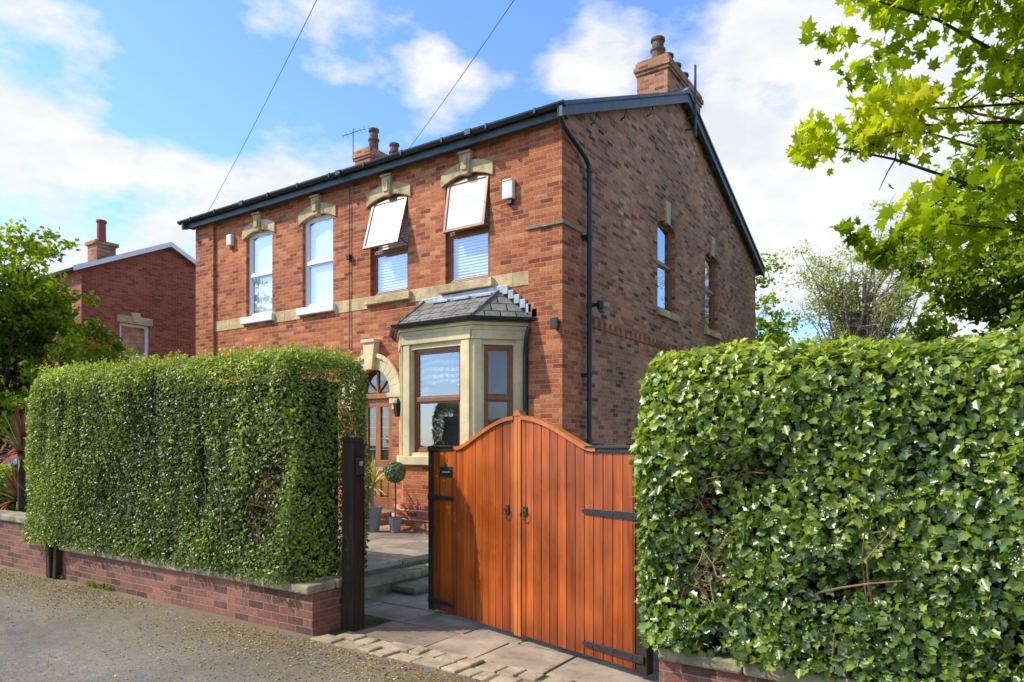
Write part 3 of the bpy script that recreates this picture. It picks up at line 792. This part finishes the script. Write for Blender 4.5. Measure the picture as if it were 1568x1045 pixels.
TB=[TR(C[0],C[1],0),TR(B[0],B[1],math.radians(45)),TR(D[0],D[1],math.radians(-45))]
LB=[1.42,.877,.877]
OP=[(.20,1.20,1.56,3.24),(.19,.66,1.56,3.24),(.19,.66,1.56,3.24)]
mb=MB()
for T,L,o in zip(TB,LB,OP):
    mb.wall(T,0,L,1.5,3.46,[o],.12)
    a,b,c,d=o
    mb.box(0.03,a-.035,-.03,-.001,1.502,3.32,0,T); mb.box(b+.035,L-.03,-.03,-.001,1.502,3.32,0,T)
    mb.box(.0,L,-.045,-.001,3.322,3.46,0,T)
mb.build('bay_stone_surround',M_cream,H,bevel=.008)
mb=MB(); mb.plan(ring(.05),3.46,3.53); mb.plan(ring(.08),3.532,3.585); mb.build('bay_cornice',M_cream,H,bevel=.008)
for T,o,nm in zip(TB,OP,('bay_front_window','bay_right_window','bay_left_window')):
    window(T,o[0],o[1],o[2],o[3],.06,M_brown,2.42,fw=.055,blind=False,name=nm)
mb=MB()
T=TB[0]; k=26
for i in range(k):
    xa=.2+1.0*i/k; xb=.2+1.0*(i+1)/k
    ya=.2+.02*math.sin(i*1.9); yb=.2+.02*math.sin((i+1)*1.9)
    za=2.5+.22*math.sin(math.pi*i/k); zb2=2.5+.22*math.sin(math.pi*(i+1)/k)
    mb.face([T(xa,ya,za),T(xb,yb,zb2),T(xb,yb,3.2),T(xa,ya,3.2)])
def reflected_swirl():
    m,t,o2=nt('painted_bay_reflection'); g=N(t,'ShaderNodeTexCoord').outputs['Object']  # wave pattern paints the swirl of branches reflected in the upper bay glass
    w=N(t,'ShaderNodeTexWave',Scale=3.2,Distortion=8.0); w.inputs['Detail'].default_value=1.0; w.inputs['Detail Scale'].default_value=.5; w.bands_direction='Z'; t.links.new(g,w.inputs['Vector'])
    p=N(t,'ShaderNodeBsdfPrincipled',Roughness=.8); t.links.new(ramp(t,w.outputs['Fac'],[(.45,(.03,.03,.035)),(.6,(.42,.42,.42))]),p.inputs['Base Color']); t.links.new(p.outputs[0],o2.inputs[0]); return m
mb.build('bay_reflection_panel',reflected_swirl(),H)  # scalloped panel behind the upper pane, carries the painted reflection
mb=MB(); e=off(.13); ze=3.64
t1=(-1.15,0,4.16); t2=(-2.72,0,4.16)
pA=(e[0][0],0,ze);pB=(*e[1],ze);pC=(*e[2],ze);pD=(*e[3],ze)
mb.face([pC,pB,t1,t2]); mb.face([pB,pA,t1]); mb.face([pD,pC,t2])
mb.face([(p[0],p[1],3.588) for p in (pA,pB,pC,pD)])
for a,b in ((pC,pB),(pB,pA),(pD,pC)): mb.face([(a[0],a[1],3.588),(b[0],b[1],3.588),b,a])
mb.build('bay_slate_roof',M_slate,H)
mb=MB()
mb.tube([Vector(pB)+Vector((0,0,.0)),Vector(t1)+Vector((0,-.01,.01))],.022,.022,6); mb.tube([Vector(pC),Vector(t2)+Vector((0,-.01,.01))],.022,.022,6)
mb.build('bay_hips',M_slate,H)
mb=MB()
mb.prism([(-2.85,4.12),(-1.05,4.12),(-1.0,4.20),(-1.1,4.24),(-2.8,4.20)],-.03,-.003)
sx,sz=-1.05,4.22
while sx<-.42:
    mb.box(sx,sx+.10,-.06,-.003,sz-.14,sz); sx+=.11; sz-=.085
for xx in (-1.5,-1.95,-2.4):
    mb.box(xx-.02,xx+.3,-.16,-.006,4.075,4.12)
mb.build('bay_lead_flashing',M_lead,H,bevel=.006)
mb=MB()
eo=off(.155)
gutter(mb,(eo[2][0],eo[2][1],3.65),(eo[1][0],eo[1][1],3.65),.05,(0,-1))
gutter(mb,(eo[1][0],eo[1][1],3.65),(eo[0][0],0.0,3.65),.05,(.707,-.707))
gutter(mb,(eo[2][0],eo[2][1],3.65),(eo[3][0],0.0,3.65),.05,(-.707,-.707))
mb.build('bay_gutter',M_black,H)
# ---- door
mb=MB()
mb.box(dc-dr,dc+dr,.155,.20,.3,dz+dr)
mb.build('door_backing',M_door,H)
mb=MB()
a,b=dc-dr,dc+dr
mb.box(a,a+.07,.08,.154,.5,dz); mb.box(b-.07,b,.08,.154,.5,dz); mb.box(a,b,.06,.153,dz-.09,dz)
mb.box(a+.075,a+.20,.11,.153,.5,dz-.095); mb.box(b-.20,b-.075,.11,.153,.5,dz-.095); mb.box(dc-.06,dc+.06,.11,.153,.5,dz-.095)
for z0,z1 in ((.5,.72),(1.12,1.40),(dz-.24,dz-.096)): mb.box(a+.20,b-.20,.112,.152,z0,z1)
for xa,xb in ((a+.215,dc-.075),(dc+.075,b-.215)): mb.box(xa+.015,xb-.015,.125,.154,.75,1.09)
mb.build('front_door',M_door,H,bevel=.006)
mb=MB()
for xa,xb in ((a+.20,dc-.06),(dc+.06,b-.20)): mb.face([(xa,.14,1.40),(xb,.14,1.40),(xb,.14,dz-.24),(xa,.14,dz-.24)])
k=12; mb.face([(dc+(dr-.06)*math.cos(math.pi*i/k),.12,dz+.03+(dr-.06)*math.sin(math.pi*i/k)) for i in range(k+1)])
mb.build('door_glass',M_glassd,H)
mb=MB(); mb.box(dc-.02,dc+.02,.09,.12,dz,dz+dr-.02)
for s in (-1,1): mb.tube([(dc,.10,dz),(dc+s*.3,.10,dz+.3)],.014,.014,5)
mb.build('fanlight_bars',M_door,H)
mb=MB(); 
for z in (1.6,1.8,2.0,2.2):
    mb.box(a+.20,b-.20,.134,.139,z-.004,z+.004)
mb.box(dc-.13,dc+.13,.095,.112,1.21,1.27)
mb.build('door_letterbox_and_leading',M_lead,H)
mb=MB()
k=14; ri,ro=dr-.01,.72
for i in range(k):
    a0=math.pi*i/k; a1=math.pi*(i+1)/k
    for (r0_,r1_,ya,yb) in ((ri,ro,-.06,.06),(ro-.06,ro+.02,-.10,-.061)):
        pts=[(dc+r0_*math.cos(a0),dz+r0_*math.sin(a0)),(dc+r1_*math.cos(a0),dz+r1_*math.sin(a0)),(dc+r1_*math.cos(a1),dz+r1_*math.sin(a1)),(dc+r0_*math.cos(a1),dz+r0_*math.sin(a1))]
        mb.prism(pts,ya,yb)
for s in (-1,1):
    xc=dc+s*.60
    mb.box(xc-.17,xc+.17,-.12,.0,dz-.09,dz-.005); mb.box(xc-.13,xc+.13,-.10,.0,dz-.2,dz-.092); mb.box(xc-.08,xc+.08,-.08,0,dz-.3,dz-.202)
mb.prism([(dc-.08,dz+ri-.02),(dc+.08,dz+ri-.02),(dc+.15,dz+ro+.2),(dc-.15,dz+ro+.2)],-.14,.02)
mb.box(dc-.17,dc+.17,-.17,.02,dz+ro+.2,dz+ro+.26)
mb.build('door_stone_arch',M_cream,H,bevel=.008)
mb=MB(); mb.box(dc-.75,dc+.68,-.85,-.0,.30,.40); mb.box(dc-.6,dc+.6,-.45,.14,.40,.50); mb.build('door_steps',M_moss,H,bevel=.012)
mb=MB(); mb.prism([(-1.04,5.58),(-.84,5.58),(-.84,5.86),(-1.04,5.86)],-.09,-.0); mb.box(-1.03,-.85,-.1,-.001,5.86,5.89); mb.build('burglar_alarm_box',M_plast,H,bevel=.012)
mb=MB(); mb.prism([(-8.32,6.0),(-8.14,6.0),(-8.14,6.24),(-8.32,6.24)],-.09,0); mb.build('neighbour_alarm_box',M_plast,H,bevel=.02)
mb=MB(); mb.box(-.97,-.87,-.07,-.001,5.50,5.578); mb.box(-.08,.0,-.14,-.062,3.44,3.58); mb.box(-.10,.02,-.18,-.14,3.42,3.60)
mb.box(.01,.2,.86,.93,3.92,3.97); mb.lathe([(0,-.06),(.05,-.06),(.06,0),(.05,.07),(0,.08)],(.2,.9,3.93),10); mb.build('security_light',M_iron,H,bevel=.006)
mb=MB(); mb.box(-3.14,-3.06,-.16,-.001,2.50,2.54); mb.lathe([(0,0),(.05,0),(.085,.22),(.085,.24),(.03,.31),(0,.33)],(-3.24,-.13,2.18),6); mb.build('porch_lantern',M_iron,H)

# ------------------------------------------------------------------ gate
GR=-math.atan2(.251,.968)
G=empty('wooden_double_gate',(.675,-3.84,0),GR)
GL=2.665; gm=GL/2
def gtop(x):
    d=abs(x-gm)/gm; flat=.62
    if d>flat: return 1.655
    t=1-d/flat
    return 1.655+.265*(math.sin(t*math.pi/2)**1.25)
mb=MB(); bw=.095; x=.085
while x<GL-.09:
    xe=min(x+bw-.006,GL-.085)
    if x<gm<xe: xe=gm-.006
    z0=.07; k=3
    xs=[x+(xe-x)*i/k for i in range(k+1)]
    dy=random.uniform(-.0015,.0015)
    mb.prism([(x,z0),(xe,z0)]+[(q,gtop(q)-.01) for q in reversed(xs)],-.022+dy,.0)
    x=xe+.006
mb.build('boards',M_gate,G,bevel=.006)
mb=MB()
k=30
for s0,s1 in ((.085,gm-.05),(gm+.045,GL-.085)):
    for i in range(k):
        a=s0+(s1-s0)*i/k; b=s0+(s1-s0)*(i+1)/k
        if abs((a+b)/2-gm)/gm>.66: continue
        mb.prism([(a,gtop(a)-.012),(b,gtop(b)-.012),(b,gtop(b)+.022),(a,gtop(a)+.022)],-.045,.03)
    for zz in (.15,1.1): mb.box(s0,s1,.002,.045,zz,zz+.12)
mb.box(gm-.045,gm-.003,-.034,.03,.06,1.955); mb.box(gm+.003,gm+.04,-.034,.03,.06,1.95)
mb.prism([(gm-.055,1.94),(gm+.05,1.94),(gm+.02,1.985),(gm-.025,1.985)],-.04,.03)
mb.build('rails',M_gatecap,G)
mb=MB()
mb.box(.0,.08,-.03,.06,.05,1.68); mb.box(GL-.08,GL+.02,-.02,.06,.05,1.68)
mb.prism([(-.005,1.68),(.17,1.68),(.15,1.725),(.02,1.725)],.062,.17)
mb.build('stiles',M_post,G,bevel=.008)
mb=MB()
for z in (1.63,1.15,.13):
    mb.prism([(.0,z),(.40,z+.006),(.44,z+.025),(.40,z+.042),(.0,z+.05)],-.036,-.024)
    mb.prism([(GL-.60,z+.032),(GL-.56,z+.008),(GL,z),(GL,z+.058),(GL-.56,z+.052)],-.036,-.024)
    for q in (.06,.18,.32,GL-.1,GL-.28,GL-.48):
        mb.prism([(q+.008*math.cos(i*math.pi/3),z+.026+.008*math.sin(i*math.pi/3)) for i in range(6)],-.042,-.036)
mb.box(.08,.40,-.05,.04,1.668,1.686); mb.box(GL-.55,GL,-.05,.04,1.668,1.686)
mb.box(.20,.40,-.03,-.023,1.38,1.48)
for hx in (gm-.14,gm+.09):
    mb.box(hx-.022,hx+.022,-.032,-.023,1.09,1.17)
    mb.tube([(hx+.04*math.cos(t),-.045,1.10+.04*math.sin(t)) for t in [i*2*math.pi/14 for i in range(15)]],.006,.006,6)
mb.build('iron_straps_and_handles',M_iron,G,bevel=.002)
mb=MB(); mb.box(.24,.36,-.034,-.0305,1.42,1.435); mb.build('letter_flap',M_lead,G)

Pp=empty('timber_gate_post')
mb=MB(); mb.box(.365,.515,-4.73,-4.58,-.05,1.71); mb.prism([(.365,1.71),(.515,1.71),(.495,1.76),(.385,1.76)],-4.73,-4.58)
mb.build('post',M_post,Pp,bevel=.012)
mb=MB(); mb.box(.5155,.545,-4.70,-4.62,1.42,1.57); mb.box(.5455,.553,-4.68,-4.64,1.50,1.54,1); mb.build('intercom',[M_iron,M_lead],Pp,bevel=.004)

# ------------------------------------------------------------------ garden walls
def gwall(name,xa,xb,zt,ret=None,cth=.085,step=.95):
    W=empty(name)
    mb=MB(); mb.box(xa,xb,-5.04,-4.80,-.2,zt-cth)
    if ret: mb.box(ret[0],ret[1],-4.80,-4.56,-.2,zt-cth)
    mb.build('brickwork',M_brick_dark,W,bevel=.006)
    mb=MB(); x=xb
    while x>xa:
        l=step*random.uniform(.85,1.15); a=max(xa,x-l)
        dz_=random.uniform(-.004,.004)
        mb.box(a+.004,x-.004,-5.085+random.uniform(-.01,.01),-4.76,zt-cth+.001,zt+dz_); x=a
    mb.build('coping',M_coping,W,bevel=.018)
    return W
W0=gwall('brick_garden_wall',-4.42,.335,.45,(.1,.335))
mbx=MB(); mbx.box(.10,.345,-4.755,-4.55,.37,.452); mbx.build('return_coping',M_coping,W0,bevel=.014)
gwall('brick_garden_wall',3.56,8.5,.44,None)
gwall('brick_garden_wall',-14,-4.62,.72,None,.09)
mb=MB(); 
mb.prism([(-4.60,-.05),(-4.50,-.05),(-4.56,.52),(-4.66,.5)],-5.12,-5.0); mb.prism([(-4.45,-.05),(-4.37,-.05),(-4.33,.40),(-4.41,.42)],-5.12,-5.05)
mb.build('leaning_timber_stump',M_post,bevel=.01)

# ------------------------------------------------------------------ hedges
M_flower=leaf_mat('hawthorn_blossom',[(0,(.75,.74,.68)),(1,(.85,.85,.82))],.3,0.0)
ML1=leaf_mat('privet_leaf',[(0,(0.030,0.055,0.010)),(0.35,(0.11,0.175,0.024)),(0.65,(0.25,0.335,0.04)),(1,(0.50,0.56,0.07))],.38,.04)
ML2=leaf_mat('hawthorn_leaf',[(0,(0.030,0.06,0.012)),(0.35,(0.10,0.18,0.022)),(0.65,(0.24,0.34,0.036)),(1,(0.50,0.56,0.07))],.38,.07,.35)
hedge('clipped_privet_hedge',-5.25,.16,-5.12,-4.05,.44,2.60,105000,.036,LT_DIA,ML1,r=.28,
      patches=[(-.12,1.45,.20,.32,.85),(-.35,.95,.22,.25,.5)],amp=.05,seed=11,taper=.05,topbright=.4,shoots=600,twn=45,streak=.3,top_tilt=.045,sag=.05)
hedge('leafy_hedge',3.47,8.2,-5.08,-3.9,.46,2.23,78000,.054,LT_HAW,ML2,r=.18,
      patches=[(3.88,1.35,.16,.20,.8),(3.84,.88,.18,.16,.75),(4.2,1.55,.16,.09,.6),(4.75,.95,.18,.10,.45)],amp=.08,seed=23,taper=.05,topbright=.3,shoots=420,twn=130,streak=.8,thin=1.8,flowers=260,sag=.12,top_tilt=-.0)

# ------------------------------------------------------------------ trees
MLm=leaf_mat('maple_leaf',[(0,(0.14,0.22,0.010)),(0.4,(0.36,0.46,0.015)),(0.7,(0.54,0.60,0.02)),(1,(0.70,0.70,0.05))],.55,0.0,tb=1.3)
MLd=leaf_mat('sycamore_leaf',[(0,(0.05,0.09,0.014)),(0.4,(0.15,0.24,0.022)),(0.7,(0.28,0.38,0.03)),(1,(0.46,0.54,0.06))],.4,0.0)
MLp=leaf_mat('willow_leaf',[(0,(0.24,0.27,0.08)),(0.5,(0.42,0.45,0.14)),(1,(0.58,0.58,0.24))],.4,0.0)
tree('maple_tree',(8.0,-.3,0),3.2,(6.55,-1.65,5.4),(2.75,2.3,1.70),125,.42,17500,.115,LT_MAPLE,MLm,M_bark,.15,twigs=5,seed=5,surf=.42,upb=.3,catkins=120)
tree('sycamore_tree',(7.6,11.6,0),3.5,(6.95,10.6,6.2),(3.3,3.2,3.4),90,.62,21000,.17,LT_OVAL,MLd,M_bark,.24,twigs=3,seed=9,surf=.5)
tree('sycamore_tree',(5.0,14.0,0),1.5,(4.8,14.0,2.4),(2.4,2.4,1.6),40,.6,7000,.17,LT_OVAL,MLd,M_bark,.18,twigs=3,seed=29,surf=.5)
tree('willow_tree',(1.9,17.4,0),3.2,(2.0,17.4,6.4),(2.7,2.5,3.2),90,.5,15000,.10,LT_DIA,MLp,M_barkp,.24,twigs=10,seed=12,surf=.6,reach=1.5)
tree('young_lime_tree',(-13.4,-2.6,0),1.6,(-13.0,-2.6,4.1),(2.4,2.2,2.8),100,.5,26000,.12,LT_OVAL,MLd,M_bark,.14,twigs=3,seed=15)
tree('distant_garden_tree',(-5.2,25,0),3,(-4.6,26,6.7),(3,3,3.8),50,.7,7000,.22,LT_OVAL,MLd,M_bark,.25,seed=18)
tree('street_tree',(-6,-26,0),4,(-6,-26,7),(5,4.5,4),50,1.1,4000,.5,LT_OVAL,MLd,M_bark,.3,seed=21)
tree('street_tree',(6,-27,0),4,(6,-27,7),(5,4.5,4),50,1.1,4000,.5,LT_OVAL,MLd,M_bark,.3,seed=22)
if len(P): leaves('wall_foot_weeds',P,rng.normal(size=P.shape)+np.array([0,-.3,.6]),rng.uniform(.015,.04,len(P)),LT_DIA,MLd,rng.random(len(P))*.7)

# ------------------------------------------------------------------ neighbouring house
NH=empty('neighbouring_house'); NX=-18.4; Y0=1.56; Y1=7.2; Ym=(Y0+Y1)/2
ns=TR(NX,0,math.pi/2)
mb=MB(); mb.wall(ns,Y0,Y1,-.1,7.3,[(2.75,3.75,4.6,5.75)],.12)
mb.face([ns(a,0,z) for a,z in ((Y0,7.3),(Y1,7.3),(Ym,8.62))])
mb.wall(TR(NX,Y0,0),-9,0,-.1,7.3); mb.build('walls',M_brick_far,NH)
mb=MB()
mb.face([(NX-9,Y0-.3,7.25),(NX+.25,Y0-.3,7.25),(NX+.25,Ym,8.74),(NX-9,Ym,8.74)]); mb.face([(NX+.25,Y1+.3,7.25),(NX-9,Y1+.3,7.25),(NX-9,Ym,8.74),(NX+.25,Ym,8.74)])
mb.build('slate_roof',M_slate,NH)
mb=MB()
for ya in (Y0-.35,Y1+.35):
    mb.face([(NX+.26,ya,7.10),(NX+.26,Ym,8.60),(NX+.26,Ym,8.76),(NX+.26,ya,7.26)])
    mb.face([(NX+.0,ya,7.265),(NX+.26,ya,7.265),(NX+.26,Ym,8.765),(NX+.0,Ym,8.765)])
mb.build('white_verge',M_white,NH)
window(ns,2.75,3.75,4.6,5.75,.08,M_white,None,name='neighbouring_window',slats=False,blind=False,par=NH)
mb=MB(); mb.face([ns(2.7,.4,4.5),ns(3.8,.4,4.5),ns(3.8,.4,5.8),ns(2.7,.4,5.8)]); mb.build('room',M_room,NH)
mb=MB(); mb.box(2.65,3.85,-.04,.05,5.75,6.0,0,ns); mb.prism([(3.15,5.8),(3.35,5.8),(3.4,6.12),(3.1,6.12)],-.08,.04,0,ns); mb.box(2.65,3.85,-.06,.08,4.47,4.6,0,ns); mb.build('stone_dressings',M_stone,NH)
mb=MB(); mb.box(-20.9,-20.25,2.9,3.55,7.6,8.7); mb.box(-20.97,-20.18,2.83,3.62,8.7,8.82); mb.build('chimney',M_brick_side,NH)
mb=MB(); mb.lathe([(.0,0),(.15,0),(.14,.7),(.17,.72),(.17,.8),(.1,.8)],(-20.55,3.2,8.82),12); mb.build('chimney_pot',M_redpot,NH)

# ------------------------------------------------------------------ plants
def spiky(name,base,h,n,L,mats,w=.03,droop=.5,seed=1):
    rs=random.Random(seed); mb=MB(); E=empty(name,base)
    for i in range(n):
        az=rs.uniform(0,6.28); el=rs.uniform(-.1,1.45); l=L*rs.uniform(.7,1.1)
        d=Vector((math.cos(az)*math.cos(el),math.sin(az)*math.cos(el),math.sin(el))); s=Vector((-math.sin(az),math.cos(az),0))
        p=Vector((0,0,h)); prev=None; k=5
        for j in range(k+1):
            t=j/k; q=p+d*l*t+Vector((0,0,-droop*l*t*t*math.cos(el))); ww=w*(1-t)**.6*(.5+min(1,t*3)*.5)
            cur=(q-s*ww,q+s*ww)
            if prev: mb.face([prev[0],prev[1],cur[1],cur[0]],i%2)
            prev=cur
    mb.build('leaves',mats,E)
    return E
M_cred=simple('cordyline_leaf_red',(0.28,0.055,0.05),.5,.4,6,0); M_cgr=simple('cordyline_leaf_green',(0.24,0.24,0.08),.5,.4,6,0); M_yel=simple('yucca_leaf_gold',(0.62,0.55,0.14),.5,.3,6,0)
E=spiky('red_cordyline',(-7.6,-4.25,0),1.55,110,.85,[M_cred,M_cgr],.028,.35,2)
mb=MB(); mb.tube([(0,0,0),(.03,0,.8),(0,0,1.6)],.07,.05,8); mb.build('stem',M_bark,E)
E=spiky('red_cordyline',(-8.6,-3.9,0),.7,120,.8,[M_cred,M_cgr],.03,.3,4)
mb=MB(); mb.tube([(0,0,0),(0,0,.75)],.07,.05,8); mb.build('stem',M_bark,E)
E=spiky('potted_yucca',(-2.80,-1.2,.30),.72,110,.55,[M_yel,M_yel],.020,.25,6)
mb=MB(); mb.lathe([(0,0),(.12,0),(.17,.38),(.18,.40),(.15,.40),(.14,.34),(0,.34)],(0,0,0),16); mb.tube([(0,0,.3),(0,0,.74)],.04,.03,7); mb.build('pot',M_gpot,E)
E=empty('potted_topiary_ball',(-2.42,-1.06,.30))
mb=MB(); mb.lathe([(0,0),(.07,0),(.115,.23),(.12,.24),(.1,.24),(.09,.20),(0,.20)],(0,0,0),16); mb.build('pot',M_gpot,E)
mb=MB(); mb.tube([(0,0,.2),(.01,0,.5),(0,0,.8)],.012,.012,7); mb.build('stem',M_bark,E)
n=2600; d=rng.normal(size=(n,3)); d/=np.linalg.norm(d,axis=1,keepdims=True); P=d*(.165-np.abs(rng.normal(size=n))*.014)[:,None]+np.array([0,0,.95])
MLt=leaf_mat('topiary_leaf',[(0,(0.03,0.10,0.04)),(1,(0.13,0.32,0.12))],.2)
leaves('ball',P,d+rng.normal(size=(n,3))*.5,rng.uniform(.02,.035,n),LT_DIA,MLt,rng.random(n),E)
hedge('garden_shrub',-12.5,-9.2,-4.6,-3.2,.1,1.15,8000,.09,LT_OVAL,MLd,r=.4,amp=.2,seed=31)

# ------------------------------------------------------------------ parked car (neighbour drive)
CR=empty('parked_car',(-10.4,-1.9,0),math.radians(60))
prof=[(-2.1,.35),(-1.75,.25),(1.75,.25),(2.1,.4),(2.12,.72),(1.75,.92),(.95,1.0),(.25,1.42),(-1.1,1.45),(-1.75,1.05),(-2.12,.95)]
mb=MB(); mb.prism(prof,-.82,.82); mb.build('body',M_car,CR,bevel=.06)
mb=MB(); 
for yy in (-.845,.825): mb.prism([(.80,1.0),(.2,1.36),(-1.05,1.38),(-1.55,1.03)],yy,yy+.02)
mb.face([(.98,-.7,1.01),(.98,.7,1.01),(.30,.62,1.41),(.30,-.62,1.41)])
mb.build('windows',M_cargl,CR)
mb=MB()
for xx in (-1.3,1.3):
    for yy in (-.86,.66):
        i=len(mb.v)
        for r,h in ((.0,0),(.32,0),(.33,.05),(.33,.15),(.32,.2),(0,.2)):
            for k in range(18):
                a=2*math.pi*k/18; mb.v.append((xx+r*math.cos(a),yy+h,.33+r*math.sin(a)))
        for j in range(5):
            for k in range(18): mb.f.append([i+j*18+k,i+j*18+(k+1)%18,i+(j+1)*18+(k+1)%18,i+(j+1)*18+k]); mb.m.append(0)
mb.build('wheels',M_tyre,CR)

# ------------------------------------------------------------------ overhead cables
def cable(a,b,sag):
    a=Vector(a);b=Vector(b); pts=[]
    for i in range(25):
        t=i/24; p=a.lerp(b,t); p.z-=sag*4*t*(1-t); pts.append(tuple(p))
    mb.tube(pts,.0045,.0045,5)
def toN(x,y):
    rx,ry=x-.753,y-10.5
    return (.832*rx-.555*ry, .555*rx+.832*ry)
mb=MB()
a=toN(-6.99,15.66); b=toN(4.9,-3.9); cable((a[0],a[1],6.75),(b[0],b[1],7.4),.35)
a=toN(-2.1,12.5); cable((a[0],a[1],6.72),(b[0],b[1],7.2),.4)
mb.build('overhead_cables',M_black)
mb=MB(); mb.tube([(b[0],b[1],-.1),(b[0],b[1],8.0)],.14,.11,12); mb.build('telegraph_pole',M_post)

# ------------------------------------------------------------------ sky and light
el=math.radians(43); az=Vector((-.80,-.60)); az.normalize()
S=Vector((az.x*math.cos(el),az.y*math.cos(el),math.sin(el)))
w=bpy.data.worlds.new('World'); scene.world=w; w.use_nodes=True
t=w.node_tree; t.nodes.clear()
out=t.nodes.new('ShaderNodeOutputWorld'); bg=t.nodes.new('ShaderNodeBackground'); bg.inputs['Strength'].default_value=.15
sky=t.nodes.new('ShaderNodeTexSky'); sky.sky_type='NISHITA'; sky.sun_disc=False; sky.sun_elevation=el; sky.sun_rotation=math.atan2(S.x,S.y); sky.air_density=1.0; sky.dust_density=.6; sky.ozone_density=1.6
tc=N(t,'ShaderNodeTexCoord').outputs['Generated']
nrm=N(t,'ShaderNodeVectorMath',operation='NORMALIZE'); t.links.new(tc,nrm.inputs[0]); D_=nrm.outputs[0]
mp_=N(t,'ShaderNodeMapping'); mp_.inputs['Scale'].default_value=(1,1,2.0); mp_.inputs['Location'].default_value=(1.35,.7,.2); t.links.new(D_,mp_.inputs[0])
f1=noise(t,mp_.outputs[0],5.0,10,.58)
def lobe(x,y,z,c0,c1):
    v=Vector((x,y,z)).normalized()
    n=N(t,'ShaderNodeVectorMath',operation='DOT_PRODUCT'); t.links.new(D_,n.inputs[0]); n.inputs[1].default_value=v
    m=N(t,'ShaderNodeMapRange'); m.interpolation_type='SMOOTHSTEP'; t.links.new(n.outputs['Value'],m.inputs[0]); m.inputs[1].default_value=math.cos(math.radians(c0)); m.inputs[2].default_value=math.cos(math.radians(c1)); return m.outputs[0]
sz_=N(t,'ShaderNodeSeparateXYZ'); t.links.new(D_,sz_.inputs[0])
band=N(t,'ShaderNodeMapRange'); band.interpolation_type='SMOOTHSTEP'; t.links.new(sz_.outputs[2],band.inputs[0]); band.inputs[1].default_value=.40; band.inputs[2].default_value=.33
b=mathn(t,'MULTIPLY',mathn(t,'MULTIPLY',lobe(-1.10,.46,.34,24,10),band.outputs[0]),.22)
b=mathn(t,'ADD',b,mathn(t,'MULTIPLY',lobe(-.02,1.18,.42,22,12),.34))
b=mathn(t,'ADD',b,mathn(t,'MULTIPLY',lobe(-1.13,.46,.55,6,2),.17))
b=mathn(t,'ADD',b,mathn(t,'MULTIPLY',lobe(-.63,.78,.52,4,1),.14))
b=mathn(t,'ADD',b,mathn(t,'MULTIPLY',lobe(-.46,.9,.575,5,1),.16))
b=mathn(t,'ADD',b,mathn(t,'MULTIPLY',lobe(.5,-.8,.5,80,20),.13))
mask=ramp(t,mathn(t,'ADD',f1,b),[(.58,0.0),(.65,.45),(.74,1.0)])
cl=ramp(t,noise(t,mp_.outputs[0],8,6),[(.35,(.84,.88,.95)),(.55,(1.0,1.0,1.0))])
cs_=N(t,'ShaderNodeVectorMath',operation='SCALE'); t.links.new(cl,cs_.inputs[0]); cs_.inputs['Scale'].default_value=6.6
skyc=mixc(t,1.0,sky.outputs[0],(1.35,1.72,2.25),'MULTIPLY')
col=mixc(t,mask,skyc,cs_.outputs[0])
t.links.new(col,bg.inputs['Color']); t.links.new(bg.outputs[0],out.inputs[0])

sd=bpy.data.lights.new('sun','SUN'); sd.energy=5.0; sd.angle=math.radians(.5); sd.color=(1,.92,.78)
so=bpy.data.objects.new('sun',sd); scene.collection.objects.link(so); so.rotation_euler=S.to_track_quat('Z','Y').to_euler(); so.location=(-10,-20,25)

cd=bpy.data.cameras.new('camera'); cd.sensor_width=36; cd.lens=36*1060/1568; cd.shift_y=157.5/1568; cd.clip_end=2000; cd.clip_start=.05
co=bpy.data.objects.new('camera',cd); scene.collection.objects.link(co); co.location=CAM; co.rotation_euler=(math.pi/2,0,YAW)
scene.camera=co
